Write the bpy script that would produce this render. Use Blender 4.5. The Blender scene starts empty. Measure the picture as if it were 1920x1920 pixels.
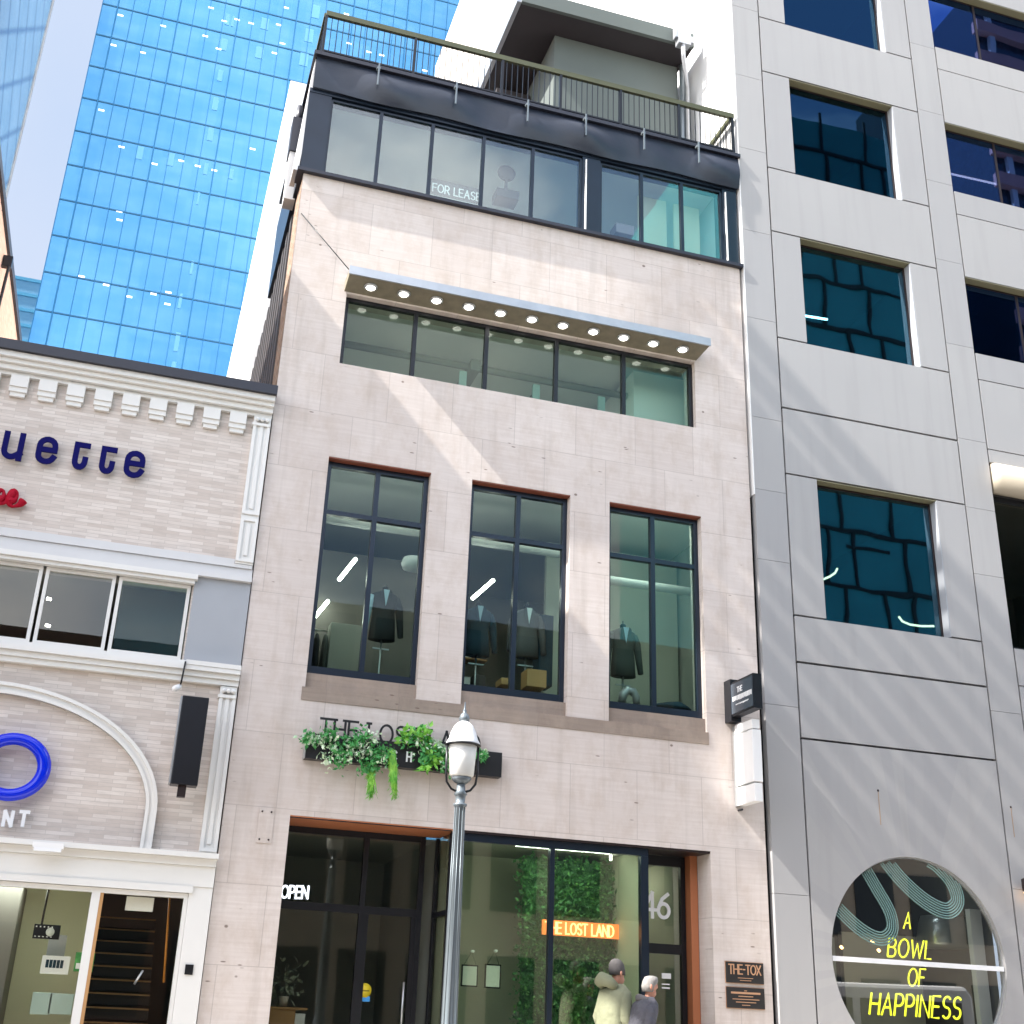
import bpy, math, random
import numpy as np
from mathutils import Vector, Matrix
random.seed(7)
R = math.radians
S = bpy.context.scene
# ------------------------------------------------------------------ camera
D = 15.8; CZ = 1.25
F, PX, PY = 2249.08, 900.68, 940.29
YAW, PIT, ROL = 0.271107, 0.397965, 0.0490655
fwd = Vector((math.sin(YAW)*math.cos(PIT), math.cos(YAW)*math.cos(PIT), math.sin(PIT)))
r0 = Vector((math.cos(YAW), -math.sin(YAW), 0)); u0 = r0.cross(fwd)
rt = r0*math.cos(ROL)+u0*math.sin(ROL); up = -r0*math.sin(ROL)+u0*math.cos(ROL)
cam = bpy.data.cameras.new('camera'); co = bpy.data.objects.new('camera', cam); S.collection.objects.link(co)
M = Matrix((rt, up, -fwd)).transposed().to_4x4(); M.translation = Vector((0, -D, CZ)); co.matrix_world = M
cam.sensor_width = 36; cam.sensor_height = 36; cam.lens = F/1920*36
cam.shift_x = (960-PX)/1920; cam.shift_y = -(960-PY)/1920
cam.clip_start = .1; cam.clip_end = 3000
S.camera = co
def at(x, y, Y=0.0):
    """point in the plane Y that the photograph shows at pixel x, y"""
    d = rt*((x-PX)/F)-up*((y-PY)/F)+fwd
    return Vector((d.x/d.y*(Y+D), Y, d.z/d.y*(Y+D)+CZ))
# ------------------------------------------------------------------ light
SUN = Vector((-1, -.125, 1.05)).normalized()
EL = math.asin(SUN.z); AZ = math.atan2(SUN.x, SUN.y)
W = bpy.data.worlds.new('World'); S.world = W; W.use_nodes = True
wn = W.node_tree.nodes; wl = W.node_tree.links
bg = wn['Background']
sky = wn.new('ShaderNodeTexSky'); sky.sky_type = 'NISHITA'; sky.sun_disc = False
sky.sun_elevation = EL; sky.sun_rotation = AZ % (2*math.pi); sky.dust_density = 1.2; sky.air_density = 1.0
tc = wn.new('ShaderNodeTexCoord'); nz = wn.new('ShaderNodeTexNoise'); nz.inputs['Scale'].default_value = 2.1; nz.inputs['Detail'].default_value = 6
nz.inputs['Roughness'].default_value = .55
mp = wn.new('ShaderNodeMapping'); mp.inputs['Scale'].default_value = (1, 1, 1.8); mp.inputs['Location'].default_value = (.35, .2, .1)
wl.new(tc.outputs['Generated'], mp.inputs[0]); wl.new(mp.outputs[0], nz.inputs['Vector'])
cr = wn.new('ShaderNodeValToRGB'); cr.color_ramp.elements[0].position = .42; cr.color_ramp.elements[1].position = .68
wl.new(nz.outputs[0], cr.inputs[0])
mx = wn.new('ShaderNodeMix'); mx.data_type = 'RGBA'; wl.new(cr.outputs[0], mx.inputs[0])
wl.new(sky.outputs[0], mx.inputs[6]); mx.inputs[7].default_value = (10.0, 9.4, 9.0, 1)
# the side of the sky behind the buildings is clearer and deeper than the cloudy side over the street
sx = wn.new('ShaderNodeSeparateXYZ'); wl.new(tc.outputs['Generated'], sx.inputs[0])
mr = wn.new('ShaderNodeMapRange'); mr.interpolation_type = 'SMOOTHSTEP'; mr.inputs[1].default_value = -.1; mr.inputs[2].default_value = .55; wl.new(sx.outputs[1], mr.inputs[0])
n2 = wn.new('ShaderNodeTexNoise'); n2.inputs['Scale'].default_value = 3.2; n2.inputs['Detail'].default_value = 5; wl.new(tc.outputs['Generated'], n2.inputs['Vector'])
far = wn.new('ShaderNodeMix'); far.data_type = 'RGBA'; wl.new(n2.outputs[0], far.inputs[0]); far.inputs[6].default_value = (1.05, 1.45, 2.1, 1); far.inputs[7].default_value = (1.75, 1.85, 2.15, 1)
m2 = wn.new('ShaderNodeMix'); m2.data_type = 'RGBA'; wl.new(mr.outputs[0], m2.inputs[0]); wl.new(mx.outputs[2], m2.inputs[6]); wl.new(far.outputs[2], m2.inputs[7])
wl.new(m2.outputs[2], bg.inputs[0]); bg.inputs[1].default_value = .15
sl = bpy.data.lights.new('sun', 'SUN'); sl.energy = 4.5; sl.angle = R(.42); sl.color = (1, .95, .88)
so = bpy.data.objects.new('sun', sl); S.collection.objects.link(so); so.rotation_euler = SUN.to_track_quat('Z', 'Y').to_euler()
vs = S.view_settings; vs.view_transform = 'Standard'; vs.look = 'None'; vs.exposure = 1.6; vs.gamma = 1
S.render.engine = 'CYCLES'
S.cycles.max_bounces = 8; S.cycles.transparent_max_bounces = 12; S.cycles.glossy_bounces = 4; S.cycles.diffuse_bounces = 4
S.cycles.caustics_reflective = False; S.cycles.caustics_refractive = False

# ------------------------------------------------------------------ materials
class N:
    def __init__(s, name):
        s.m = bpy.data.materials.new(name); s.m.use_nodes = True
        s.t = s.m.node_tree; s.n = s.t.nodes; s.l = s.t.links
        s.b = s.n['Principled BSDF']; s.o = s.n['Material Output']
    def new(s, k, **kw):
        a = s.n.new(k)
        for i, v in kw.items(): setattr(a, i, v)
        return a
    def link(s, a, b): s.l.new(a, b)
    def coord(s, scale=(1, 1, 1), loc=(0, 0, 0), rot=(0, 0, 0)):
        c = s.new('ShaderNodeTexCoord'); m = s.new('ShaderNodeMapping')
        m.inputs['Scale'].default_value = scale; m.inputs['Location'].default_value = loc; m.inputs['Rotation'].default_value = rot
        s.link(c.outputs['Object'], m.inputs[0]); return m.outputs[0]
    def noise(s, scale, vec=None, detail=4, rough=.5):
        a = s.new('ShaderNodeTexNoise'); a.inputs['Scale'].default_value = scale; a.inputs['Detail'].default_value = detail; a.inputs['Roughness'].default_value = rough
        if vec is not None: s.link(vec, a.inputs['Vector'])
        return a.outputs[0]
    def ramp(s, fac, stops):
        a = s.new('ShaderNodeValToRGB'); e = a.color_ramp.elements
        while len(e) < len(stops): e.new(.5)
        for k, (p, c) in zip(e, stops):
            k.position = p; k.color = (*c, 1) if isinstance(c, tuple) else (c, c, c, 1)
        s.link(fac, a.inputs[0]); return a.outputs[0]
    def mix(s, fac, a, b, mode='MIX'):
        m = s.new('ShaderNodeMix'); m.data_type = 'RGBA'; m.blend_type = mode
        for k, v in ((0, fac), (6, a), (7, b)):
            sock = m.inputs[k]
            if hasattr(v, 'is_output'): s.link(v, sock)
            elif isinstance(v, (int, float)): sock.default_value = v if k == 0 else (v, v, v, 1)
            else: sock.default_value = (*v, 1)
        return m.outputs[2]
    def bump(s, h, strength=.2, dist=.01):
        b = s.new('ShaderNodeBump'); b.inputs['Strength'].default_value = strength; b.inputs['Distance'].default_value = dist
        s.link(h, b.inputs['Height']); s.link(b.outputs[0], s.b.inputs['Normal'])
    def base(s, c, rough=.7, metal=0):
        if hasattr(c, 'is_output'): s.link(c, s.b.inputs['Base Color'])
        else: s.b.inputs['Base Color'].default_value = (*c, 1)
        s.b.inputs['Roughness'].default_value = rough; s.b.inputs['Metallic'].default_value = metal
def plain(name, c, rough=.6, metal=0, var=.12, scale=3.0, bump=0, spec=.5, bs=12, bd=.004):
    m = N(name); m.b.inputs['Specular IOR Level'].default_value = spec; v = m.noise(scale, m.coord(), 5)
    m.base(m.mix(v, tuple(x*(1-var) for x in c), tuple(min(1, x*(1+var)) for x in c)), rough, metal)
    if bump: m.bump(m.noise(scale*bs, m.coord(), 4), bump, bd)
    return m.m
def emit(name, c, s):
    m = N(name); m.base(c, .5); m.b.inputs['Emission Color'].default_value = (*c, 1); m.b.inputs['Emission Strength'].default_value = s; return m.m
def glass(name, tint=(.8, .9, .86), refl=.08, wav=.0, rcol=(1, 1, 1), wscale=1.2):
    m = N(name); m.n.remove(m.b)
    tr = m.new('ShaderNodeBsdfTransparent'); tr.inputs[0].default_value = (*tint, 1)
    gl = m.new('ShaderNodeBsdfGlossy'); gl.inputs['Roughness'].default_value = .01; gl.inputs[0].default_value = (*rcol, 1)
    ge = m.new('ShaderNodeNewGeometry'); dt = m.new('ShaderNodeVectorMath', operation='DOT_PRODUCT'); m.link(ge.outputs['Incoming'], dt.inputs[0]); m.link(ge.outputs['Normal'], dt.inputs[1])
    ab = m.new('ShaderNodeMath', operation='ABSOLUTE'); m.link(dt.outputs['Value'], ab.inputs[0]); su = m.new('ShaderNodeMath', operation='SUBTRACT'); su.inputs[0].default_value = 1; m.link(ab.outputs[0], su.inputs[1])
    pw_ = m.new('ShaderNodeMath', operation='POWER'); m.link(su.outputs[0], pw_.inputs[0]); pw_.inputs[1].default_value = 5
    ad = m.new('ShaderNodeMath', operation='MULTIPLY_ADD'); ad.use_clamp = True; m.link(pw_.outputs[0], ad.inputs[0]); ad.inputs[1].default_value = 1-refl; ad.inputs[2].default_value = refl
    if wav:
        b = m.new('ShaderNodeBump'); b.inputs['Strength'].default_value = wav; b.inputs['Distance'].default_value = .02
        m.link(m.noise(wscale, m.coord(), 1), b.inputs['Height']); m.link(b.outputs[0], gl.inputs['Normal'])
    mi = m.new('ShaderNodeMixShader'); m.link(ad.outputs[0], mi.inputs[0]); m.link(tr.outputs[0], mi.inputs[1]); m.link(gl.outputs[0], mi.inputs[2])
    m.link(mi.outputs[0], m.o.inputs[0]); return m.m
def stone_mat(name='limestone', c1=(.555, .485, .445), c2=(.70, .64, .60), jx=1.0, jz=.95):
    m = N(name)
    rot = (R(90), 0, 0)
    br = m.new('ShaderNodeTexBrick'); br.offset = .5; br.inputs['Scale'].default_value = 1
    br.inputs['Brick Width'].default_value = jx; br.inputs['Row Height'].default_value = jz
    br.inputs['Mortar Size'].default_value = .006; br.inputs['Mortar Smooth'].default_value = .3
    br.inputs['Color1'].default_value = (0, 0, 0, 1); br.inputs['Color2'].default_value = (1, 1, 1, 1); br.inputs['Mortar'].default_value = (.5, .5, .5, 1)
    m.link(m.coord(rot=rot, loc=(.12, -.33, 0)), br.inputs['Vector'])
    strat = m.noise(1, m.coord((1.2, 1, 26)), 6, .6)
    cloud = m.noise(.7, m.coord(), 5, .6)
    col = m.mix(m.ramp(strat, [(.3, 0.0), (.72, 1.0)]), c1, c2)
    col = m.mix(m.mix(1.0, m.ramp(cloud, [(.35, .0), (.7, .5)]), 1.0, 'MULTIPLY'), col, tuple(x*.86 for x in c1))
    tone = m.new('ShaderNodeSeparateColor'); m.link(br.outputs[0], tone.inputs[0])
    col = m.mix(.3, col, m.mix(tone.outputs[0], tuple(x*.93 for x in c1), c2))
    mid = m.noise(3.2, m.coord((1, 1, .6)), 6, .7)
    col = m.mix(m.ramp(mid, [(.46, 0.0), (.78, .55)]), col, (.42, .33, .26))
    run = m.noise(1, m.coord((4.5, 1, .35)), 4, .6)
    col = m.mix(m.ramp(run, [(.52, 0.0), (.78, .40)]), col, (.33, .28, .24))
    # small voids and rust pocks
    vo = m.new('ShaderNodeTexVoronoi'); vo.inputs['Scale'].default_value = 1.5; m.link(m.coord((1, 1, 1.3)), vo.inputs['Vector'])
    pk = m.ramp(vo.outputs['Distance'], [(.034, 1.0), (.05, 0.0)])
    vo2 = m.new('ShaderNodeTexVoronoi'); vo2.inputs['Scale'].default_value = 1; m.link(m.coord((3.2, 1, 12)), vo2.inputs['Vector'])
    pk2 = m.mix(m.ramp(m.noise(1.7, m.coord(), 2), [(.55, 0.0), (.62, 1.0)]), 0.0, m.ramp(vo2.outputs['Distance'], [(.08, 1.0), (.13, 0.0)]))
    col = m.mix(m.mix(1.0, m.mix(1.0, pk, pk2, 'ADD'), .8, 'MULTIPLY'), col, (.12, .08, .06))
    col = m.mix(m.mix(1.0, br.outputs['Fac'], .34, 'MULTIPLY'), col, (.22, .18, .16))
    m.base(col, .85); m.bump(m.mix(.5, br.outputs['Fac'], strat), -.1, .002); return m.m
def brick_mat(name, c1, c2, mort, bw=.3, rh=.062, var=.6, msize=.004, rot=(R(90), 0, 0)):
    m = N(name)
    br = m.new('ShaderNodeTexBrick'); br.offset = .5; br.inputs['Scale'].default_value = 1
    br.inputs['Brick Width'].default_value = bw; br.inputs['Row Height'].default_value = rh; br.inputs['Mortar Size'].default_value = msize
    br.inputs['Bias'].default_value = 0
    br.inputs['Color1'].default_value = (*c1, 1); br.inputs['Color2'].default_value = (*c2, 1); br.inputs['Mortar'].default_value = (*mort, 1)
    m.link(m.coord(rot=rot), br.inputs['Vector'])
    n = m.noise(3, m.coord((1, 1, 5)), 5, .7)
    m.base(m.mix(m.ramp(n, [(.45, 0.0), (.75, var)]), br.outputs[0], tuple(x*.62 for x in c1)), .85)
    m.bump(br.outputs['Fac'], -.3, .004); return m.m
def grey_panel_mat():
    m = N('grey_precast'); a = m.noise(.45, m.coord(), 4); b = m.noise(1, m.coord((6, 6, .35)), 4); c = m.noise(60, m.coord(), 3)
    col = m.mix(a, (.33, .325, .325), (.395, .39, .385)); col = m.mix(m.ramp(b, [(.5, 0.0), (.8, .3)]), col, (.25, .245, .24))
    col = m.mix(m.mix(1.0, c, .12, 'MULTIPLY'), col, (.3, .3, .3)); ge = m.new('ShaderNodeNewGeometry'); col = m.mix(m.ramp(ge.outputs['Random Per Island'], [(0.0, .0), (1.0, .5)]), col, (.30, .30, .31)); m.base(col, .55); return m.m
def tower_mat():
    """curtain wall glass: each pane of its own tone"""
    m = N('blue_curtain_glass')
    br = m.new('ShaderNodeTexBrick'); br.offset = 0; br.inputs['Scale'].default_value = 1
    br.inputs['Brick Width'].default_value = 1.5; br.inputs['Row Height'].default_value = 4.05; br.inputs['Mortar Size'].default_value = .0
    br.inputs['Color1'].default_value = (.13, .37, .58, 1); br.inputs['Color2'].default_value = (.16, .41, .62, 1)
    m.link(m.coord(rot=(R(90), 0, 0)), br.inputs['Vector'])
    z = m.noise(.5, m.coord((.3, 1, 1.2)), 4, .6)
    col = m.mix(m.ramp(z, [(.4, 0.0), (.65, .6)]), br.outputs[0], (.08, .31, .56))
    st = m.noise(1, m.coord((3.5, 1, .1)), 2); col = m.mix(m.ramp(st, [(.6, 0.0), (.75, .35)]), col, (.14, .44, .76))
    m.base(col, .2, .8); return m.m
def lattice_mat():
    m = N('pale_lattice_glass'); c = m.new('ShaderNodeTexCoord'); sp = m.new('ShaderNodeSeparateXYZ'); m.link(c.outputs['Object'], sp.inputs[0])
    xy = m.new('ShaderNodeMath', operation='ADD'); m.link(sp.outputs[0], xy.inputs[0]); m.link(sp.outputs[1], xy.inputs[1])
    outs = []
    for sgn in (1, -1):
        a = m.new('ShaderNodeMath', operation='MULTIPLY_ADD'); m.link(sp.outputs[2], a.inputs[0]); a.inputs[1].default_value = 1.05*sgn; m.link(xy.outputs[0], a.inputs[2])
        f = m.new('ShaderNodeMath', operation='PINGPONG'); m.link(a.outputs[0], f.inputs[0]); f.inputs[1].default_value = 3.4
        outs.append(m.ramp(f.outputs[0], [(.0, 1.0), (.6, 0.0)]))
    col = m.mix(m.noise(.25, m.coord(), 5), (.30, .50, .66), (.7, .85, .95)); col = m.mix(m.mix(1.0, m.mix(1.0, outs[0], outs[1], 'ADD'), .9, 'MULTIPLY'), col, (.03, .14, .36))
    m.base(col, .12, .6); return m.m
def leaf_mat(name, a, b, scale=9):
    m = N(name); m.base(m.mix(m.ramp(m.noise(scale, m.coord(), 2), [(.35, 0.0), (.65, 1.0)]), a, b), .5); m.b.inputs['Subsurface Weight'].default_value = 0; return m.m
def membrane_mat():
    m = N('black_membrane'); m.base(m.mix(m.noise(2, m.coord(), 5), (.008, .013, .024), (.022, .03, .05)), .42); m.bump(m.noise(3, m.coord((1, 1, 1.5)), 2), .25, .03); return m.m
MT = dict(
    stone=stone_mat(), stone_dark=stone_mat('brown_sill_stone', (.24, .19, .155), (.33, .27, .225)),
    brick=brick_mat('tan_thin_brick', (.55, .48, .43), (.70, .64, .59), (.50, .45, .41), .34, .048, .4, .003),
    brickr=brick_mat('red_brown_brick', (.16, .09, .05), (.34, .22, .14), (.35, .3, .26), .22, .075, .5, .01, (0, R(90), R(90))),
    brickp=brick_mat('pink_brick', (.62, .36, .26), (.72, .46, .35), (.5, .4, .35), .22, .075, .3, .01, (0, R(90), R(90))),
    trim=plain('cream_painted_trim', (.72, .715, .69), .5, 0, .04), trimg=plain('grey_painted_panel', (.34, .36, .39), .5, 0, .05),
    trim2=plain('light_grey_trim', (.62, .62, .62), .5, 0, .05),
    black=plain('black_metal', (.012, .013, .017), .35, .3, .3), navy=plain('dark_blue_black_frame', (.010, .018, .032), .3, .2, .3),
    bronze=plain('dark_bronze', (.03, .02, .02), .4, .4, .2), roofb=plain('black_roof_edge', (.016, .018, .03), .45, 0, .2),
    memb=membrane_mat(), white=plain('white_paint', (.80, .80, .79), .5, 0, .03), cream=plain('cream_stucco', (.60, .56, .52), .8, 0, .05, .6),
    rust=plain('terracotta_metal', (.42, .15, .065), .45, 0, .12, 1.2), wine=plain('red_brown_lintel', (.20, .06, .035), .5, 0, .2),
    olive=plain('olive_rail', (.075, .08, .04), .5, .2, .2), galv=plain('galvanised_metal', (.42, .44, .47), .45, .6, .15, 6),
    conc=plain('soffit_concrete', (.20, .18, .13), .85, 0, .35, 7, .3), panel=grey_panel_mat(), joint=plain('dark_joint', (.02, .02, .022), .9),
    head=plain('olive_window_head', (.22, .21, .13), .6), asphalt=plain('asphalt', (.052, .052, .055), .9, 0, .25, 14, .3), pave=plain('pavement_concrete', (.50, .46, .41), .9, 0, .12, 3, .2),
    tower=tower_mat(), lattice=lattice_mat(), mullion=plain('blue_mullion', (.04, .22, .42), .4, .5, .1), slab=plain('grey_blue_floor_edge', (.05, .20, .36), .5, .2, .1),
    g_sky=glass('pale_green_glass', (.86, .94, .93), .09, .05), g_win=glass('green_tinted_glass', (.84, .93, .88), .022, .03), g_clear=glass('clear_glass', (.96, .96, .92), .03, .01), g_shop=glass('shop_glass', (.86, .92, .84), .11, .02),
    g_dark=glass('smoked_glass', (.8, .82, .78), .04, .03), g_rb=glass('dark_teal_glass', (.28, .50, .56), .15, .08, (.40, .72, .95), 1.2), g_rb3=glass('dark_navy_glass', (.25, .4, .5), .10, .12, (.25, .55, .85), .7), g_rb2=glass('deep_blue_glass', (.2, .3, .5), .30, .05, (.16, .34, .9), .7), g_round=glass('shop_round_glass', (.8, .83, .8), .24, .02),
    int_g=plain('grey_interior', (.34, .35, .32), .8, 0, .06, .6), int_d=plain('dark_interior', (.15, .14, .13), .8, 0, .2, 1), int_o=plain('olive_interior', (.46, .47, .36), .8, 0, .12, .8),
    int_c=plain('cream_interior', (.62, .60, .45), .8, 0, .04), int_t=plain('teal_interior', (.40, .45, .44), .7, 0, .2, .9), brownl=plain('brown_louvre', (.055, .038, .03), .6, 0, .25),
    grey_w=plain('grey_green_stucco', (.105, .125, .12), .85, 0, .12, .9), soffit=plain('dark_soffit', (.035, .03, .034), .7), corr=plain('dark_cladding', (.05, .045, .045), .6, 0, .4, 2),
    navy_l=plain('navy_lettering', (.003, .003, .085), .75, spec=.12), red_l=plain('red_lettering', (.34, .003, .02), .6, spec=.15), blue_r=plain('glossy_blue_acrylic', (.0, .02, .62), .12), letw=plain('white_lettering', (.82, .83, .84), .4), letb=plain('black_lettering', (.01, .01, .012), .4),
    copper=plain('copper_lettering', (.62, .36, .22), .35, .5), plaque=plain('plaque_black', (.022, .02, .02), .35), signface=plain('slate_sign_face', (.06, .075, .095), .15),
    int_w=plain('pale_green_grey_wall', (.42, .44, .38), .8, 0, .06, .6), panel_w=emit('wide_fill_panel', (.9, 1, .92), 7), panel_l=emit('fill_panel', (1, .97, .9), 4), panel_d=emit('dim_fill_panel', (.8, .95, 1), 3),
    tube=emit('tube_light', (1, .96, .9), 8), lamp=emit('warm_downlight', (1, .96, .88), 2.6), neon_y=emit('yellow_neon', (.85, .9, .04), .75), neon_o=emit('orange_backlit', (1, .24, .05), .38), neon_c=emit('cream_backlit', (1, .7, .3), .8),
    neon_w=emit('white_neon', (.85, .9, 1), .8), arc=emit('yellow_arc_light', (1, .50, .28), 5), officel=emit('office_light', (1, 1, 1), .6), officeb=emit('lit_blue_blind', (.16, .45, .72), .12), wallamp=emit('amber_lamp', (1, .55, .2), 3),
    leafd=leaf_mat('dark_leaves', (.03, .12, .04), (.09, .28, .08)), leafb=leaf_mat('bright_leaves', (.10, .42, .05), (.30, .62, .09)), leafm=leaf_mat('variegated_leaves', (.03, .22, .05), (.09, .38, .10), 14), leafw=leaf_mat('pale_blossom', (.45, .66, .40), (.75, .85, .68)),
    ribbon=plain('pale_teal_vinyl', (.25, .42, .40), .4), silver=plain('brushed_steel', (.5, .52, .53), .3, .7), frost=None,
    suit1=plain('black_wool', (.016, .018, .022), .9), suit2=plain('navy_wool', (.014, .04, .065), .9), suit3=plain('grey_wool', (.09, .085, .09), .9), suit4=plain('green_grey_wool', (.06, .07, .065), .9),
    shirt=plain('pale_blue_shirt', (.42, .55, .66), .8), shirtw=plain('white_shirt', (.7, .74, .76), .8), wood=plain('pale_wood', (.46, .25, .10), .6), steelc=plain('chrome_stand', (.45, .46, .46), .3, .8),
    skin=plain('skin', (.40, .19, .13), .55, 0, .05), parka=plain('sage_parka', (.21, .22, .145), .9, 0, .25, 3, .9, .2, 2.5, .03), greyj=plain('grey_jacket', (.065, .065, .08), .7, 0, .5, 4, 1.0, .4, 3, .035), beanie=plain('grey_beanie', (.07, .065, .065), .95, 0, .3, 20, .5), hairw=plain('white_grey_hair', (.22, .21, .20), .9, 0, .5, 30), trouser=plain('dark_trousers', (.02, .02, .025), .9), shoe=plain('black_shoes', (.01, .01, .01), .4),
    lampp=plain('grey_green_lamp_paint', (.16, .19, .21), .35, .3, .15), amber=plain('orange_handrail', (.62, .24, .03), .4), darkw=plain('dark_stair', (.035, .03, .03), .7), yellow=plain('yellow_sticker', (.8, .62, .03), .5), sky_b=plain('blue_sticker', (.05, .3, .7), .5),
    poster=plain('poster_paper', (.66, .70, .66), .6), tealbox=plain('pale_teal_enamel', (.36, .47, .44), .5), van=plain('white_van_paint', (.75, .76, .76), .25), tyre=plain('tyre_rubber', (.015, .015, .015), .9), beigeawn=plain('beige_awning', (.42, .37, .29), .7, 0, .08, 1.5), stripy=plain('bag_grey', (.35, .3, .33), .8))
fm = N('frosted_lamp_globe'); fm.base((.88, .88, .84), .4); fm.b.inputs['Transmission Weight'].default_value = .1; MT['frost'] = fm.m

# ------------------------------------------------------------------ mesh builder
class MB:
    def __init__(s): s.v = []; s.f = []; s.m = []; s.mi = 0; s.sm = []; s.smooth = False
    def add(s, vs, fs):
        o = len(s.v); s.v += [tuple(v) for v in vs]
        for f in fs: s.f.append(tuple(i+o for i in f)); s.m.append(s.mi); s.sm.append(s.smooth)
        return s
    def box(s, x0, x1, y0, y1, z0, z1):
        x0, x1 = sorted((x0, x1)); y0, y1 = sorted((y0, y1)); z0, z1 = sorted((z0, z1))
        v = [(x, y, z) for x in (x0, x1) for y in (y0, y1) for z in (z0, z1)]
        return s.add(v, [(0, 1, 3, 2), (4, 6, 7, 5), (0, 4, 5, 1), (2, 3, 7, 6), (0, 2, 6, 4), (1, 5, 7, 3)])
    def prism(s, pts, y0, y1):
        """polygon of (x, z) extruded from y0 to y1"""
        n = len(pts); v = [(x, y0, z) for x, z in pts]+[(x, y1, z) for x, z in pts]
        return s.add(v, [tuple(range(n)), tuple(range(2*n-1, n-1, -1))]+[(i, i+n, (i+1) % n+n, (i+1) % n) for i in range(n)])
    def tube(s, pts, r, n=8, cap=True):
        pts = [Vector(p) for p in pts]; rs = r if isinstance(r, (list, tuple)) else [r]*len(pts)
        vs = []; ref = None
        for i, p in enumerate(pts):
            t = (pts[min(i+1, len(pts)-1)]-pts[max(i-1, 0)]).normalized()
            if ref is None: ref = t.orthogonal().normalized()
            a = (ref-t*ref.dot(t)); a = a.normalized() if a.length > 1e-6 else t.orthogonal().normalized(); ref = a; b = t.cross(a)
            for k in range(n):
                q = 2*math.pi*k/n; vs.append(p+(a*math.cos(q)+b*math.sin(q))*rs[i])
        fs = [(i*n+k, i*n+(k+1) % n, (i+1)*n+(k+1) % n, (i+1)*n+k) for i in range(len(pts)-1) for k in range(n)]
        if cap: fs += [tuple(range(n-1, -1, -1)), tuple(range((len(pts)-1)*n, len(pts)*n))]
        sm = s.smooth; s.smooth = True; s.add(vs, fs); s.smooth = sm; return s
    def lathe(s, prof, cx, cy, n=24, sy=1.0):
        """profile of (r, z) turned about a vertical axis"""
        vs = [(cx+r*math.cos(2*math.pi*k/n), cy+sy*r*math.sin(2*math.pi*k/n), z) for r, z in prof for k in range(n)]
        fs = [(i*n+k, i*n+(k+1) % n, (i+1)*n+(k+1) % n, (i+1)*n+k) for i in range(len(prof)-1) for k in range(n)]
        fs += [tuple(range(n-1, -1, -1)), tuple(range((len(prof)-1)*n, len(prof)*n))]
        sm = s.smooth; s.smooth = True; s.add(vs, fs); s.smooth = sm; return s
    def loft(s, rings, n=20):
        """rings of (centre, rx, ry, angle) stacked in z"""
        vs = []
        for (c, rx, ry, *ex) in rings:
            e = ex[0] if ex else 2.0
            for k in range(n):
                q = 2*math.pi*k/n; ca, sa = math.cos(q), math.sin(q)
                vs.append((c[0]+rx*math.copysign(abs(ca)**(2/e), ca), c[1]+ry*math.copysign(abs(sa)**(2/e), sa), c[2]))
        fs = [(i*n+k, i*n+(k+1) % n, (i+1)*n+(k+1) % n, (i+1)*n+k) for i in range(len(rings)-1) for k in range(n)]
        fs += [tuple(range(n-1, -1, -1)), tuple(range((len(rings)-1)*n, len(rings)*n))]
        sm = s.smooth; s.smooth = True; s.add(vs, fs); s.smooth = sm; return s
    def wall(s, x0, x1, z0, z1, holes, y=0.0, depth=.25):
        xs = sorted({x0, x1, *[h[0] for h in holes], *[h[1] for h in holes]}); zs = sorted({z0, z1, *[h[2] for h in holes], *[h[3] for h in holes]})
        ins = lambda a, b: any(h[0] < a < h[1] and h[2] < b < h[3] for h in holes)
        for i in range(len(xs)-1):
            for j in range(len(zs)-1):
                if not ins((xs[i]+xs[i+1])/2, (zs[j]+zs[j+1])/2):
                    s.add([(xs[i], y, zs[j]), (xs[i+1], y, zs[j]), (xs[i+1], y, zs[j+1]), (xs[i], y, zs[j+1])], [(0, 1, 2, 3)])
        for (a, b, c, d) in holes+[(x1, x0, z0, z1)]:
            rv = (a > b)
            q = [(a, c), (b, c), (b, d), (a, d)] if not rv else [(b, c), (a, c), (a, d), (b, d)]
            for k in range(4):
                p, r = q[k], q[(k+1) % 4]
                s.add([(p[0], y, p[1]), (r[0], y, r[1]), (r[0], y+depth, r[1]), (p[0], y+depth, p[1])], [(0, 1, 2, 3) if not rv else (3, 2, 1, 0)])
        return s
    def build(s, name, mats, parent=None, loc=(0, 0, 0), bevel=0):
        me = bpy.data.meshes.new(name); me.from_pydata([(x-loc[0], y-loc[1], z-loc[2]) for x, y, z in s.v], [], s.f)
        for m in (mats if isinstance(mats, (list, tuple)) else [mats]): me.materials.append(m)
        me.polygons.foreach_set('material_index', s.m); me.polygons.foreach_set('use_smooth', s.sm)
        me.update()
        o = bpy.data.objects.new(name, me); S.collection.objects.link(o); o.location = loc
        if parent: o.parent = parent
        if bevel:
            b = o.modifiers.new('bevel', 'BEVEL'); b.width = bevel; b.segments = 2; b.limit_method = 'ANGLE'
        return o
def B(x0, x1, y0, y1, z0, z1): return MB().box(x0, x1, y0, y1, z0, z1)
def tag(o, label, cat, group=None):
    o['label'] = label; o['category'] = cat
    if group: o['group'] = group
    return o
def thing(name, label, cat, group=None):
    o = bpy.data.objects.new(name, None); S.collection.objects.link(o); return tag(o, label, cat, group)
def struct(o, kind='structure'): o['kind'] = kind; return o
def copy_tree(o, parent=None, off=Vector((0, 0, 0))):
    c = o.copy(); S.collection.objects.link(c)
    if parent: c.parent = parent
    else: c.location = o.location+off
    for ch in o.children: copy_tree(ch, c)
    return c

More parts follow.
